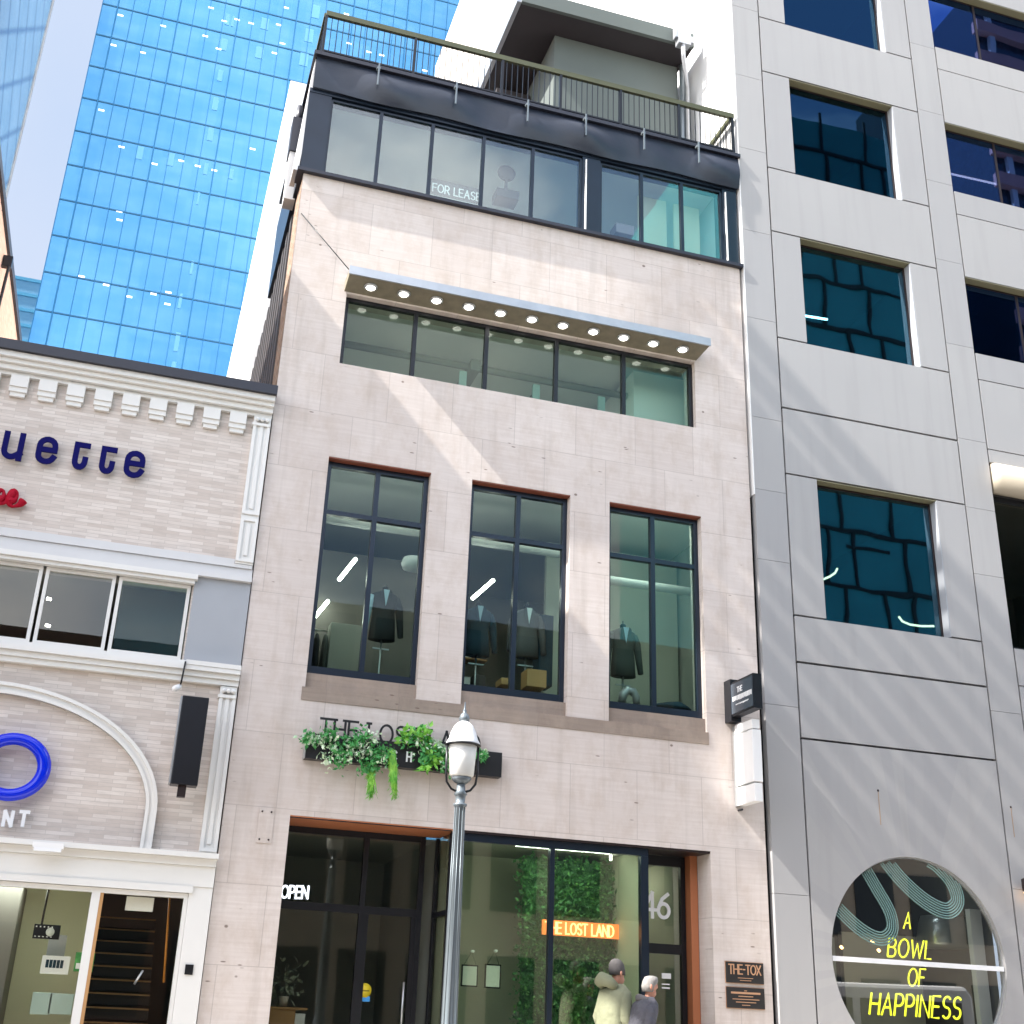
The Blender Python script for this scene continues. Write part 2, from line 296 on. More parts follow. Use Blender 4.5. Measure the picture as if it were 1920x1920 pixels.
# ------------------------------------------------------------------ stroke lettering
def arc(cx, cy, rx, ry, a0, a1, n=10): return [(cx+rx*math.cos(R(a0+(a1-a0)*i/n)), cy+ry*math.sin(R(a0+(a1-a0)*i/n))) for i in range(n+1)]
G = {'A': (.62, [[(0, 0), (.31, 1), (.62, 0)], [(.12, .36), (.5, .36)]]), 'B': (.55, [[(0, 0), (0, 1), (.28, 1)]+arc(.28, .76, .22, .24, 90, -90)+[(0, .52)], [(.28, .52)]+arc(.3, .26, .25, .26, 90, -90)+[(0, 0)]]),
     'C': (.62, [arc(.34, .5, .34, .5, 45, 315, 16)]), 'D': (.6, [[(0, 0), (0, 1), (.2, 1)]+arc(.2, .5, .4, .5, 90, -90, 12)+[(0, 0)]]), 'E': (.48, [[(.48, 1), (0, 1), (0, 0), (.48, 0)], [(0, .52), (.42, .52)]]),
     'F': (.46, [[(.48, 1), (0, 1), (0, 0)], [(0, .52), (.4, .52)]]), 'H': (.58, [[(0, 0), (0, 1)], [(.58, 0), (.58, 1)], [(0, .5), (.58, .5)]]), 'I': (.04, [[(.02, 0), (.02, 1)]]),
     'L': (.44, [[(0, 1), (0, 0), (.44, 0)]]), 'N': (.6, [[(0, 0), (0, 1), (.6, 0), (.6, 1)]]), 'O': (.7, [arc(.35, .5, .35, .5, 90, 450, 20)]), 'P': (.5, [[(0, 0), (0, 1), (.24, 1)]+arc(.24, .73, .26, .27, 90, -90)+[(0, .46)]]),
     'R': (.52, [[(0, 0), (0, 1), (.24, 1)]+arc(.24, .73, .26, .27, 90, -90)+[(0, .46)], [(.24, .46), (.54, 0)]]), 'S': (.5, [arc(.26, .75, .24, .25, 30, 270, 10)+arc(.26, .25, .24, .25, 90, -150, 10)]), 'T': (.56, [[(0, 1), (.56, 1)], [(.28, 1), (.28, 0)]]),
     'W': (.84, [[(0, 1), (.2, 0), (.42, .8), (.64, 0), (.84, 1)]]), 'X': (.56, [[(0, 0), (.56, 1)], [(0, 1), (.56, 0)]]), 'K': (.5, [[(0, 0), (0, 1)], [(.5, 1), (0, .45)], [(.15, .58), (.52, 0)]]), '-': (.3, [[(.05, .5), (.25, .5)]]), '·': (.2, [[(.08, .5), (.14, .5)]]),
     '4': (.56, [[(.42, 0), (.42, 1), (0, .3), (.56, .3)]]), '6': (.58, [[(.5, .98), (.22, .78), (.03, .42)]+arc(.29, .29, .27, .29, 160, -200, 20)]),
     'u': (.5, [[(0, .72), (0, .2)]+arc(.22, .2, .22, .2, 180, 300, 8)+[(.5, .14)], [(.5, .72), (.5, -.02)]]),
     'e': (.5, [[(0, .38), (.5, .38), (.5, .5)]+arc(.25, .5, .25, .22, 0, 180, 8)+[(0, .2)]+arc(.25, .2, .25, .2, 180, 345, 8)]), 't': (.42, [[(.46, .72), (.04, .72), (.04, .2)]+arc(.24, .2, .2, .2, 180, 345, 8)+[(.44, .27)]])}
def lettering(mb, text, org, ux, uz, nrm, h, w=1.0, gap=.18, sw=.06, th=.01, slant=0, tube=False, serif=False):
    """letters of height h from org along ux, up uz, raised by th along nrm"""
    x = 0; cnt = [0]
    org, ux, uz, nrm = map(Vector, (org, ux, uz, nrm))
    P3 = lambda a, b, c=0: org+ux*((a*w+b*slant)*h)+uz*(b*h)+nrm*c
    for chn in text:
        if chn == ' ': x += .42; continue
        wd, strokes = G[chn]
        for st in strokes:
            st = [(p[0]+x, p[1]) for p in st]
            if tube: mb.tube([P3(*p, th) for p in st], sw*h/2, 6); continue
            runs = [[st[0]]]
            for i in range(1, len(st)):
                runs[-1].append(st[i])
                if i < len(st)-1:
                    a = Vector((st[i][0]-st[i-1][0], st[i][1]-st[i-1][1])); b = Vector((st[i+1][0]-st[i][0], st[i+1][1]-st[i][1]))
                    if a.length > 1e-6 and b.length > 1e-6 and a.angle(b) > .75: runs.append([st[i]])
            closed = (Vector(st[0])-Vector(st[-1])).length < 1e-4
            if serif and not closed and len(st) < 6:
                for p in (st[0], st[-1]):
                    if not any(abs(p[1]-q[1]) < 1e-4 for q in st if q != p): runs.append([(p[0]-.1, p[1]), (p[0]+.1, p[1])])
            for rn in runs:
                cnt[0] += 1; o_ = (cnt[0] % 5)*.0004; th_ = th+o_
                pts = [P3(*p) for p in rn if 1]; pts = [p for i, p in enumerate(pts) if i == 0 or (p-pts[i-1]).length > 1e-5]
                if len(pts) < 2: continue
                loop = (pts[0]-pts[-1]).length < 1e-4
                L = []; Rr = []
                for i, p in enumerate(pts):
                    pr = pts[i-1] if i else (pts[-2] if loop else None); nx_ = pts[i+1] if i < len(pts)-1 else (pts[1] if loop else None)
                    a = (p-pr).normalized() if pr is not None else (nx_-p).normalized(); b = (nx_-p).normalized() if nx_ is not None else a
                    t = (a+b).normalized(); n = t.cross(nrm).normalized(); k = 1/max(.5, abs(n.dot(a.cross(nrm).normalized())))
                    e = p if loop else p-(a*sw*h*.49 if i == 0 else Vector())+(a*sw*h*.49 if i == len(pts)-1 else Vector())
                    L.append(e+n*sw*h/2*k+nrm*o_*0); Rr.append(e-n*sw*h/2*k)
                N_ = len(pts); v = L+Rr+[q+nrm*th_ for q in L]+[q+nrm*th_ for q in Rr]
                for i in range(N_-1):
                    mb.add([v[i], v[i+1], v[N_+i+1], v[N_+i], v[2*N_+i], v[2*N_+i+1], v[3*N_+i+1], v[3*N_+i]], [(7, 6, 5, 4), (0, 4, 5, 1), (3, 2, 6, 7)])
                mb.add([v[0], v[N_], v[3*N_], v[2*N_]], [(0, 1, 2, 3)]); mb.add([v[N_-1], v[2*N_-1], v[4*N_-1], v[3*N_-1]], [(3, 2, 1, 0)])
        x += wd+gap
    return x
UX, UZ, NF = (1, 0, 0), (0, 0, 1), (0, -1, 0)
def atv(x, y, Y=0): p = at(x, y, Y); return p.x, p.z

# ================================================================== setting
struct(MB().add([(-400, -400, -.15), (400, -400, -.15), (400, 400, -.15), (-400, 400, -.15)], [(0, 1, 2, 3)]).build('ground', MT['pave']))
struct(MB().add([(-300, -13.6, -.146), (300, -13.6, -.146), (300, -3.9, -.146), (-300, -3.9, -.146)], [(0, 1, 2, 3)]).build('road', MT['asphalt']))
pv = MB()
for i in range(-30, 45): pv.box(i*1.5+.006, i*1.5+1.494, -3.75, -.02, -.14, 0)
struct(pv.build('pavement', MT['pave']))
struct(B(-60, 80, -3.9, -3.756, -.149, .0).build('kerb', MT['trim2']))
struct(B(-60, 80, -18.9, -13.6, -.149, -.01).build('far_pavement', MT['pave']))

# ================================================================== stone building
SB = thing('stone_building', 'narrow five storey building clad in pinkish limestone with a black glazed top floor', 'building')
holes = [(2.10, 7.95, 10.02, 11.24), (2.07, 7.99, 0, 3.40)]+[(a, b, 5.08, 8.48) for a, b in ((2.09, 3.62), (4.25, 5.81), (6.45, 7.99))]
w = MB().wall(1.225, 8.86, 0, 13.27, holes, 0, .42)
w.build('wall', MT['stone'], SB)
MB().add([(1.225, .0, 9.0), (1.225, .9, 9.0), (1.225, .9, 13.3), (1.225, 0, 13.3)], [(3, 2, 1, 0)]).build('brick_return', MT['brickr'], SB, loc=(.0, 0, 0)).location.x = -.004
# side cladding, rear volume
sc = MB().box(1.262, 1.45, .9, 14, 9.0, 13.19).box(1.46, 8.7, 6.7, 14, 9.0, 13.19)
for k in range(26): sc.box(1.2, 1.262, 1.0+k*.5, 1.25+k*.5, 9.0, 13.15)
sc.build('side_cladding', MT['corr'], SB)
B(1.12, 1.2, 1.6, 14, 9.0, 9.9).build('side_duct', MT['galv'], SB)
B(1.215, 8.7, 7.2, 30, 9.0, 21.3).build('rear_block', MT['white'], SB)
# sills
sl_ = B(2.05, 8.01, -.012, .3, 4.90, 5.077); sl_.build('sill_band', MT['stone_dark'], SB)
for a, b in ((2.09, 3.62), (4.25, 5.81), (6.45, 7.99)):
    B(a+.003, b-.003, .05, .4, 5.08, 5.285).build('window_sill', MT['stone_dark'], SB)
    B(a+.003, b-.003, .004, .16, 8.462, 8.477).build('lintel_plate', MT['wine'], SB)
    f = MB(); y0, y1 = .13, .22; z0, z1 = 5.287, 8.46; mxx = (a+b)/2
    for (p, q, r, t) in ((a+.004, a+.07, z0, z1), (b-.07, b-.004, z0, z1), (mxx-.035, mxx+.035, z0+.12, z1-.07)): f.box(p, q, y0, y1, r, t)
    for (r, t) in ((z0, z0+.12), (z1-.07, z1), ): f.box(a+.07, b-.07, y0+.003, y1, r, t)
    f.box(a+.07, mxx-.035, y0+.003, y1, 7.64, 7.71); f.box(mxx+.035, b-.07, y0+.003, y1, 7.64, 7.71)
    fo = f.build('window', MT['navy'], SB)
    B(a+.06, b-.06, .17, .176, z0+.1, z1-.05).build('pane', MT['g_win'], fo)
# strip window
f = MB(); f.box(2.104, 7.946, .1, .18, 10.024, 10.07); f.box(2.104, 7.946, .1, .18, 11.18, 11.236)
for xx in (2.13, 3.235, 4.397, 5.57, 6.73, 7.92): f.box(xx-.032, xx+.032, .097, .18, 10.07, 11.18)
fo = f.build('window', MT['black'], SB); B(2.12, 7.93, .14, .146, 10.05, 11.2).build('pane', MT['g_win'], fo)
# canopy with downlights
cz = 11.27
cm = MB(); xa, xb = 2.06, 7.98
cm.add([(xa, 0, cz), (xb, 0, cz), (xb+.05, -.40, cz+.07), (xa, -.40, cz+.07), (xa, 0, cz+.2), (xb, 0, cz+.2), (xb+.05, -.40, cz+.18), (xa, -.40, cz+.18)], [(0, 3, 2, 1), (4, 5, 6, 7), (0, 1, 5, 4), (1, 2, 6, 5), (0, 4, 7, 3)])
co_ = cm.build('canopy', MT['conc'], SB)
MB().add([(xa-.01, -.43, cz+.06), (xb+.06, -.43, cz+.06), (xb+.06, -.402, cz+.06), (xa-.01, -.402, cz+.06), (xa-.01, -.43, cz+.2), (xb+.06, -.43, cz+.2), (xb+.06, -.402, cz+.2), (xa-.01, -.402, cz+.2)], [(0, 1, 5, 4), (0, 3, 2, 1), (4, 5, 6, 7), (1, 2, 6, 5), (3, 7, 6, 2), (0, 4, 7, 3)]).build('fascia', MT['galv'], co_)
for k in range(11):
    cx = 2.43+k*.521
    l = MB(); l.lathe([(.001, cz-.005), (.05, cz+.0), (.078, cz+.025), (.085, cz+.06)], cx, -.2, 20); o = l.build('downlight', MT['lamp'], co_)
    MB().lathe([(.088, cz+.02), (.105, cz+.022), (.105, cz+.05), (.088, cz+.05)], cx, -.2, 24).build('lamp_rim', MT['silver'], co_)
a, b = at(565, 400, -.01), at(654, 505, -.38)
MB().tube([a, b], .008, 6).build('stay_cable', MT['black'], SB)
# roof ledge and glazed storey
MB().box(1.12, 8.9, -.085, .3, 13.27, 13.33).build('roof_ledge', MT['roofb'], SB)
gs = MB(); gs.box(1.16, 1.53, .03, 4, 13.33, 14.96); gs.box(5.94, 6.27, .03, .3, 13.33, 14.96); gs.box(8.6, 8.88, .03, 4, 13.33, 14.96); gs.box(1.16, 8.88, .02, .3, 14.92, 15.0)
gs.box(1.53, 5.94, .03, .2, 13.33, 13.345); gs.box(6.27, 8.6, .03, .2, 13.33, 13.345)
gs.build('glazed_storey_frame', MT['navy'], SB)
MB().prism([(1.06, 13.34), (1.14, 13.34), (1.27, 15.62), (1.19, 15.62)], .04, .5).build('corner_flashing', MT['trim2'], SB)
for xs in ((1.54, 2.385, 3.268, 4.165, 5.045, 5.93), (6.28, 7.055, 7.82, 8.585)):
    f = MB(); z0, z1 = 13.35, 14.9
    f.box(xs[0], xs[-1], .06, .13, z0, z0+.03); f.box(xs[0], xs[-1], .06, .13, z1-.04, z1)
    for xx in xs: f.box(xx-.028, xx+.028, .057, .13, z0+.03, z1-.04)
    fo = f.build('window', MT['navy'], SB); B(xs[0]+.01, xs[-1]-.01, .09, .096, z0+.02, z1-.02).build('pane', MT['g_sky'], fo)
for xx in (5.985, 8.64): B(xx, xx+.022, -.0, .029, 13.35, 14.85).build('white_strip', MT['white'], SB)
# bulging membrane fascia
fb = MB(); nx, nzz = 150, 14
hs = [random.uniform(0, 6.28) for _ in range(8)]
def bulge(x, t):
    e = math.sin(math.pi*t)
    return -.03-.10*e*(.55+.45*math.sin(x*2.1+hs[0]))-.025*e*math.sin(x*5.2+hs[1]+t*2)
vs = []
for i in range(nx+1):
    x = 1.2+(8.9-1.2)*i/nx
    for j in range(nzz+1):
        t = j/nzz; vs.append((x, bulge(x, t), 14.97+.66*t+.015*math.sin(x*3+hs[2])*(1-t)))
fb.smooth = True
fb.add(vs, [(i*(nzz+1)+j, (i+1)*(nzz+1)+j, (i+1)*(nzz+1)+j+1, i*(nzz+1)+j+1) for i in range(nx) for j in range(nzz)])
fb.smooth = False; fb.box(1.2, 8.9, .0, 4, 14.98, 15.6)
fb.build('membrane_fascia', MT['memb'], SB)
B(1.15, 8.93, -.1, 4.2, 15.62, 15.69).build('deck_edge', MT['roofb'], SB)
for px in (703, 853, 984, 1096, 1207, 1310):
    p = at(px, 330 if px > 900 else 200, -.14); MB().box(p.x-.012, p.x+.012, -.19, -.165, 15.2, 15.66).box(p.x-.03, p.x+.03, -.165, -.1, 15.56, 15.6).build('railing_bracket', MT['lampp'], SB)
# railing
rl = MB(); rl.box(1.27, 8.86, -.06, .0, 16.52, 16.62); rl.box(1.24, 1.30, .003, 4, 16.53, 16.61); rl.box(8.80, 8.86, .003, 4, 16.53, 16.61)
rail = rl.build('railing', MT['olive'], SB)
MB().box(1.27, 8.86, -.045, -.015, 15.76, 15.79).build('bottom_rail', MT['black'], rail)
for xx in (1.28, 2.83, 4.40, 5.48, 6.62, 7.75, 8.83): B(xx-.022, xx+.022, -.055, -.01, 15.69, 16.52).build('rail_post', MT['black'], rail)
bl = MB()
x = 1.38
while x < 8.8: bl.box(x-.006, x+.006, -.036, -.024, 15.79, 16.52); x += .1
for s_ in (1.27, 8.83):
    y = .2
    while y < 4: bl.box(s_-.006, s_+.006, y-.006, y+.006, 15.7, 16.53); y += .12
bl.build('balusters', MT['black'], rail)
# penthouse on the roof
pw = MB(); pw.box(5.95, 8.62, 1.75, 7, 15.0, 19.22); pw.build('penthouse_wall', MT['grey_w'], SB)
B(5.2, 5.94, 3.2, 6.8, 15.0, 18.9).build('penthouse_dark_wall', MT['soffit'], SB)
lv = MB()
for k in range(34): lv.box(4.6, 5.93, 3.0, 3.19, 15.2+k*.085, 15.26+k*.085)
lv.build('louvre_screen', MT['brownl'], SB)
rf = MB().box(5.05, 8.7, 1.2, 7.4, 19.24, 19.5); rf = rf.build('penthouse_roof', MT['soffit'], SB)
B(4.96, 5.05, 1.15, 7.4, 19.22, 19.54).build('eave_flashing', MT['galv'], rf)
B(5.05, 8.7, 1.12, 1.197, 19.22, 19.56).build('eave_fascia', MT['grey_w'], rf)
p = at(1283, 70, 1.0)
MB().box(p.x-.14, p.x+.12, .95, 1.12, p.z-.2, p.z+.1).box(p.x-.2, p.x-.14, .98, 1.1, p.z-.05, p.z+.22).box(p.x+.1, p.x+.2, .98, 1.1, p.z-.1, p.z+.05).build('gutter_box', MT['galv'], rf)
MB().tube([(p.x-.03, 1.0, p.z-.2), (p.x-.03, 1.0, p.z-.5), (8.72, 1.5, p.z-.8), (8.72, 1.6, 15.7)], .045, 8).build('downpipe', MT['galv'], SB)
MB().tube([(8.68, 1.66, 15.7), (8.68, 1.66, 19.2)], .06, 8).build('downpipe', MT['lampp'], SB)
# chimney box at the left corner
B(1.02, 1.2, .78, 1.08, 13.3, 14.25).build('vent_base', MT['trim2'], SB); B(1.0, 1.22, .75, 1.1, 14.25, 14.95).build('corner_vent', MT['roofb'], SB)
MB().tube([(1.1, .9, 14.95), (1.1, .9, 15.3)], .05, 8).build('vent_cap', MT['roofb'], SB)
# entrance surround: soffits, frames, glass
B(2.074, 4.30, .002, .93, 3.383, 3.398).build('entrance_soffit', MT['rust'], SB)
B(2.074, 4.22, .0, .02, 3.37, 3.382).build('soffit_edge', MT['bronze'], SB)
B(4.302, 7.986, .004, .75, 3.37, 3.398).build('shop_head', MT['bronze'], SB)
ef = MB(); Y = .92
for xx in (2.09, 3.27, 4.06): ef.box(xx-.035, xx+.035, Y-.04, Y+.04, 0, 3.38)
for a, b in ((2.125, 3.235), (3.305, 4.025)): ef.box(a, b, Y-.037, Y+.037, 2.32, 2.42); ef.box(a, b, Y-.037, Y+.037, 3.3, 3.38); ef.box(a, b, Y-.037, Y+.037, 0, .14)
ef.box(3.305, 3.37, Y-.03, Y+.03, .14, 2.32); ef.box(3.96, 4.025, Y-.03, Y+.03, .14, 2.32)
ef.box(4.24, 4.30, .1, .17, 0, 3.37); ef.box(4.24, 4.30, .85, .92, 0, 3.37); ef.box(4.243, 4.297, .17, .85, 2.33, 2.39)
fo = ef.build('entrance_frame', MT['black'], SB)
B(2.1, 4.05, Y-.004, Y+.004, .1, 3.32).build('pane', MT['g_dark'], fo); B(4.262, 4.27, .17, .85, .0, 3.35).build('pane', MT['g_dark'], fo)
MB().tube([(3.90, .83, .8), (3.90, .83, 1.5)], .015, 8).build('door_handle', MT['silver'], fo)
ef = MB(); ef.box(4.303, 7.07, .06, .16, 3.27, 3.368)
for a, b in ((4.303, 4.37), (5.635, 5.70), (6.96, 7.07)): ef.box(a, b, .06, .16, 0, 3.268)
ef.box(4.37, 5.635, .063, .157, 0, .2); ef.box(5.7, 6.96, .063, .157, 0, .2)
fo = ef.build('shop_window', MT['navy'], SB); B(4.36, 5.645, .1, .106, .1, 3.28).build('pane', MT['g_shop'], fo); B(5.69, 6.97, .1, .106, .1, 3.28).build('pane', MT['g_shop'], fo)
ef = MB(); Y = .62
ef.box(7.075, 7.19, Y-.04, Y+.04, 0, 3.36); ef.box(7.80, 7.87, Y-.04, Y+.04, 0, 3.36); ef.box(7.19, 7.80, Y-.037, Y+.037, 3.22, 3.36); ef.box(7.19, 7.8, Y-.037, Y+.037, 2.04, 2.17); ef.box(7.19, 7.8, Y-.037, Y+.037, 0, .2)
ef.box(7.19, 7.30, Y-.03, Y+.03, .2, 2.04)
fo = ef.build('street_door', MT['black'], SB); B(7.18, 7.81, Y-.003, Y+.003, .1, 3.25).build('pane', MT['g_shop'], fo)
n46 = MB(); lettering(n46, '46', (7.24, Y-.012, 2.52), UX, UZ, NF, .32, .95, .14, .15, .006); n46.build('house_number', MT['letw'], fo)
n46 = MB(); n46.box(7.5, 7.64, Y-.012, Y-.006, 1.72, 1.79).box(7.5, 7.62, Y-.012, Y-.006, 1.64, 1.655).box(7.5, 7.62, Y-.012, Y-.006, 1.59, 1.61); n46.build('door_sticker', MT['letw'], fo)
B(7.875, 7.985, .42, .7, 0, 3.37).build('door_jamb', MT['rust'], SB)
# rooms behind the glass
def room(x0, x1, y0, y1, z0, z1, mat, floor=None, ceil=None, parent=SB, name='interior'):
    m = MB()
    m.add([(x0, y1, z0), (x1, y1, z0), (x1, y1, z1), (x0, y1, z1)], [(0, 1, 2, 3)]); m.add([(x0, y0, z0), (x0, y1, z0), (x0, y1, z1), (x0, y0, z1)], [(0, 1, 2, 3)]); m.add([(x1, y0, z0), (x1, y1, z0), (x1, y1, z1), (x1, y0, z1)], [(3, 2, 1, 0)])
    m.mi = 1; m.add([(x0, y0, z0), (x1, y0, z0), (x1, y1, z0), (x0, y1, z0)], [(0, 1, 2, 3)]); m.mi = 2; m.add([(x0, y0, z1), (x1, y0, z1), (x1, y1, z1), (x0, y1, z1)], [(3, 2, 1, 0)])
    return m.build(name, [mat, floor or mat, ceil or mat], parent)
room(1.5, 8.7, .43, 6.5, 9.7, 11.5, MT['int_g'], MT['int_g'], MT['white'])
room(1.5, 8.7, .43, 6.0, 4.95, 8.75, MT['int_g'], MT['int_d'], MT['white'])
room(1.54, 8.58, .31, 5.5, 13.2, 14.94, MT['int_t'], MT['int_t'], MT['white'])
room(4.31, 7.06, .17, 2.4, 0.01, 3.36, MT['int_o'], MT['int_d'], MT['int_g'])
room(2.08, 4.30, .97, 4.5, 0.01, 3.36, MT['int_g'], MT['int_d'], MT['int_g'])
room(7.08, 7.985, .7, 3.5, 0.01, 3.36, MT['int_o'], MT['int_d'], MT['int_g'])
iw = MB(); iw.box(1.6, 4.6, 2.6, 2.7, 4.96, 8.0); iw.build('partition', MT['int_d'], SB)
iw = MB(); iw.tube([(1.5, 1.5, 8.1), (6.6, 1.5, 8.1)], .07, 10); iw.tube([(6.45, 1.1, 7.62), (8.6, 1.1, 7.62)], .07, 10); iw.tube([(4.5, 1.6, 8.2), (5.0, 5.5, 8.3)], .06, 8); iw.build('ceiling_pipe', MT['white'], SB)
iw = MB(); iw.tube([(1.5, 1.2, 11.05), (8.6, 1.2, 11.05)], .06, 10); iw.box(4.4, 4.55, 1, 5, 10.9, 11.1); iw.tube([(5.0, 1.5, 10.0), (5.9, 2.2, 11.3)], .05, 6); iw.build('ceiling_pipe', MT['int_g'], SB)
iw = MB(); iw.tube([(1.8, 1.6, 14.3), (1.8, 1.6, 14.0), (3.2, 1.6, 13.95)], .05, 8); iw.box(5.0, 5.9, .8, .9, 13.9, 14.0); iw.build('ceiling_pipe', MT['white'], SB)
B(7.25, 8.5, .9, 3, 9.72, 11.4).build('partition', MT['white'], SB)
for xx in (4.15, 5.4, 6.55): B(xx, xx+.12, .75, .8, 9.75, 10.7).build('blue_panel', MT['tealbox'], SB)
for xa_, xb_ in ((7.2, 7.75), (7.9, 8.4)): B(xa_, xb_, .55, .6, 13.3, 14.8).build('curtain', MT['int_c'], SB)

B(6.25, 8.65, 2.3, 2.4, 4.96, 8.6).build('partition', MT['int_w'], SB)
def room_fill(x, y, z, w_, l_, mat='panel_l', parent=SB): B(x-w_/2, x+w_/2, y-l_/2, y+l_/2, z-.03, z).build('ceiling_or_fill_light', MT[mat], parent)  # added glowing panels that fill the rooms with light, most hidden from the street
room_fill(2.8, .54, 8.74, 1.0, .14); room_fill(5.0, .54, 8.74, 1.0, .14); room_fill(7.2, .54, 8.74, 1.3, .16, 'panel_w')

room_fill(3.2, 3.9, 11.49, 1.2, .5, 'panel_l'); room_fill(5.9, 3.9, 11.49, 1.2, .5, 'panel_l')
room_fill(3.4, 3.5, 14.93, .6, .6, 'panel_d'); room_fill(7.2, 3.0, 14.93, .8, .8, 'panel_d')
room_fill(4.8, .3, 3.35, .8, .1, 'panel_d'); room_fill(6.0, .5, 3.35, 1.4, .16, 'panel_w'); room_fill(7.5, 2, 3.35, .2, .6)
# --- things inside the upper windows
for i, (a, b, Y1, Y2, lab) in enumerate(((((636, 1087), (667, 1048), 1.5, 2.4, 'lit tube lamp high in the left window of the tailor floor')), ((590, 1157), (615, 1127), 2.2, 3.2, 'lit tube lamp low by the left frame of the left tailor window'), ((886, 1122), (925, 1088), 1.5, 2.5, 'lit tube lamp in the middle window above the navy suit'))):
    o = MB().tube([at(*a, Y1), at(*b, Y1+.25)], .03, 8).build('tube_lamp', MT['tube']); tag(o, lab, 'tube lamp', 'tube lamps on the tailor floor')
o = MB().lathe([(.02, -.1), (.16, -.08), (.19, 0), (.16, .09), (.02, .11)], 0, 0, 20).build('globe_lamp', MT['letw']); p = at(775, 1058, 1.2); o.location = p; tag(o, 'round pale globe lamp beside the right frame of the left tailor window', 'lamp')
def mannequin(px, py, Y, suit, shirt, label, sc=1.0, sleeve=(1, 1), stand=True, s=1.0, arm_shirt=False):
    """py is the collar line"""
    p = at(px, py, Y); t = thing('suit_mannequin', label, 'mannequin', 'suited mannequins on the tailor floor'); t.location = (p.x, p.y, 4.96)
    z = p.z-4.96
    m = MB(); m.loft([((0, 0, z-.72*s), .20*s, .13*s), ((0, 0, z-.5*s), .185*s, .125*s), ((0, 0, z-.3*s), .165*s, .115*s), ((0, 0, z-.12*s), .20*s, .125*s), ((0, 0, z-.04*s), .20*s, .10*s), ((0, 0, z+.0), .12*s, .075*s), ((0, 0, z+.03), .055*s, .055*s)], 22)
    m.build('jacket', suit, t)
    for i, sg in enumerate((-1, 1)):
        if sleeve[i]:
            MB().tube([(sg*.17*s, 0, z-.07*s), (sg*.225*s, 0, z-.2*s), (sg*.25*s, -.01, z-.42*s), (sg*.27*s, -.04, z-.66*s)], [.06*s, .062*s, .052*s, .042*s], 12).build('sleeve', shirt if (arm_shirt and sg < 0) else suit, t)
    MB().prism([(-.045*s, z+.015), (.045*s, z+.015), (.0, z-.24*s)], -.128*s, -.06*s).build('shirt', shirt, t)
    for sg in (-1, 1): MB().prism([(sg*.05*s, z+.02), (sg*.085*s, z-.02), (sg*.075*s, z-.13*s), (0, z-.26*s)], -.136*s, -.129*s).build('lapel', suit, t)
    MB().lathe([(.045*s, z+.01), (.045*s, z+.07), (.05*s, z+.075), (.03, z+.1), (.012, z+.105), (.012, z+.15)], 0, 0, 16).build('neck_cap', MT['black'], t)
    st = MB().tube([(0, 0, .03), (0, 0, z-.6*s)], .014, 8); st.lathe([(.16, .0), (.16, .02), (.02, .035), (.015, .06)], 0, 0, 20); st.box(-.12, .12, -.012, .012, z-.86*s, z-.84*s)
    st.build('stand', MT['steelc'], t)
    return t
mannequin(722, 1112, .8, MT['suit1'], MT['shirt'], 'mannequin in black waistcoat with pale blue shirt sleeve in the left window', arm_shirt=True)
mannequin(897, 1142, .8, MT['suit2'], MT['shirt'], 'mannequin in navy suit under the tube lamp in the middle window')
mannequin(988, 1146, .75, MT['suit3'], MT['shirtw'], 'mannequin in grey jacket and dark waistcoat above the wooden box', sleeve=(1, 1))
mannequin(1168, 1182, .8, MT['suit4'], MT['shirt'], 'mannequin in green grey blazer and blue shirt in the right window', s=1.02)
def wbox(px, py, Y, w_, h_, name, mat, lab, cat, dp=.3):
    p = at(px, py, Y); o = MB().box(-w_/2, w_/2, -dp/2, dp/2, 0, h_).build(name, mat, bevel=.008); o.location = p; return tag(o, lab, cat)
wbox(1000, 1292, .6, .30, .26, 'wooden_box', MT['wood'], 'pale wooden box on the sill of the middle window below the grey jacket', 'box')
wbox(944, 1288, .6, .16, .10, 'wooden_block', MT['wood'], 'small wooden block beside the mullion of the middle window', 'block')
wbox(1016, 1290, .9, .22, 1.1, 'dark_plinth', MT['suit2'], 'tall dark teal plinth behind the mannequin in the middle window', 'plinth')
wbox(640, 1262, 2.2, .5, .75, 'side_table', MT['int_g'], 'pale draped table deep in the left tailor window', 'table')
p = at(1180, 1318, .6); o = MB().tube([(-.12, 0, 0), (-.1, 0, .12), (-.03, 0, .19), (.06, 0, .18), (.11, 0, .1), (.12, 0, 0)], [.06, .065, .065, .065, .06, .05], 10).build('mannequin_arm', MT['galv']); o.location = p; tag(o, 'grey curved chair arm at the foot of the blazer mannequin', 'chair')
p = at(1262, 1328, .5); o = MB().loft([((0, 0, 0), .3, .14), ((-.02, 0, .04), .27, .12), ((.05, .02, .09), .12, .08), ((.1, .02, .11), .03, .03)], 16).build('folded_cloth', MT['suit2']); o.location = p; tag(o, 'heap of dark folded cloth on the sill of the right tailor window', 'cloth')
t = thing('clothes_rail', 'dark rail of hanging jackets deep inside the left tailor window', 'clothes rail'); p = at(610, 1180, 2.3)
MB().tube([(1.7, 2.3, 6.55), (2.75, 2.3, 6.55)], .015, 8).tube([(1.72, 2.3, 4.97), (1.72, 2.3, 6.55)], .015, 8).tube([(2.73, 2.3, 4.97), (2.73, 2.3, 6.55)], .015, 8).build('rail', MT['steelc'], t)
for k in range(7):
    x_ = 1.82+k*.135; MB().loft([((x_, 2.3, 5.6), .05, .2), ((x_, 2.3, 6.0), .05, .21), ((x_, 2.3, 6.35), .045, .2), ((x_, 2.3, 6.46), .03, .1), ((x_, 2.3, 6.5), .01, .02)], 12).build('hanging_jacket', MT[('suit3', 'suit1', 'suit4', 'suit2')[k % 4]], t)
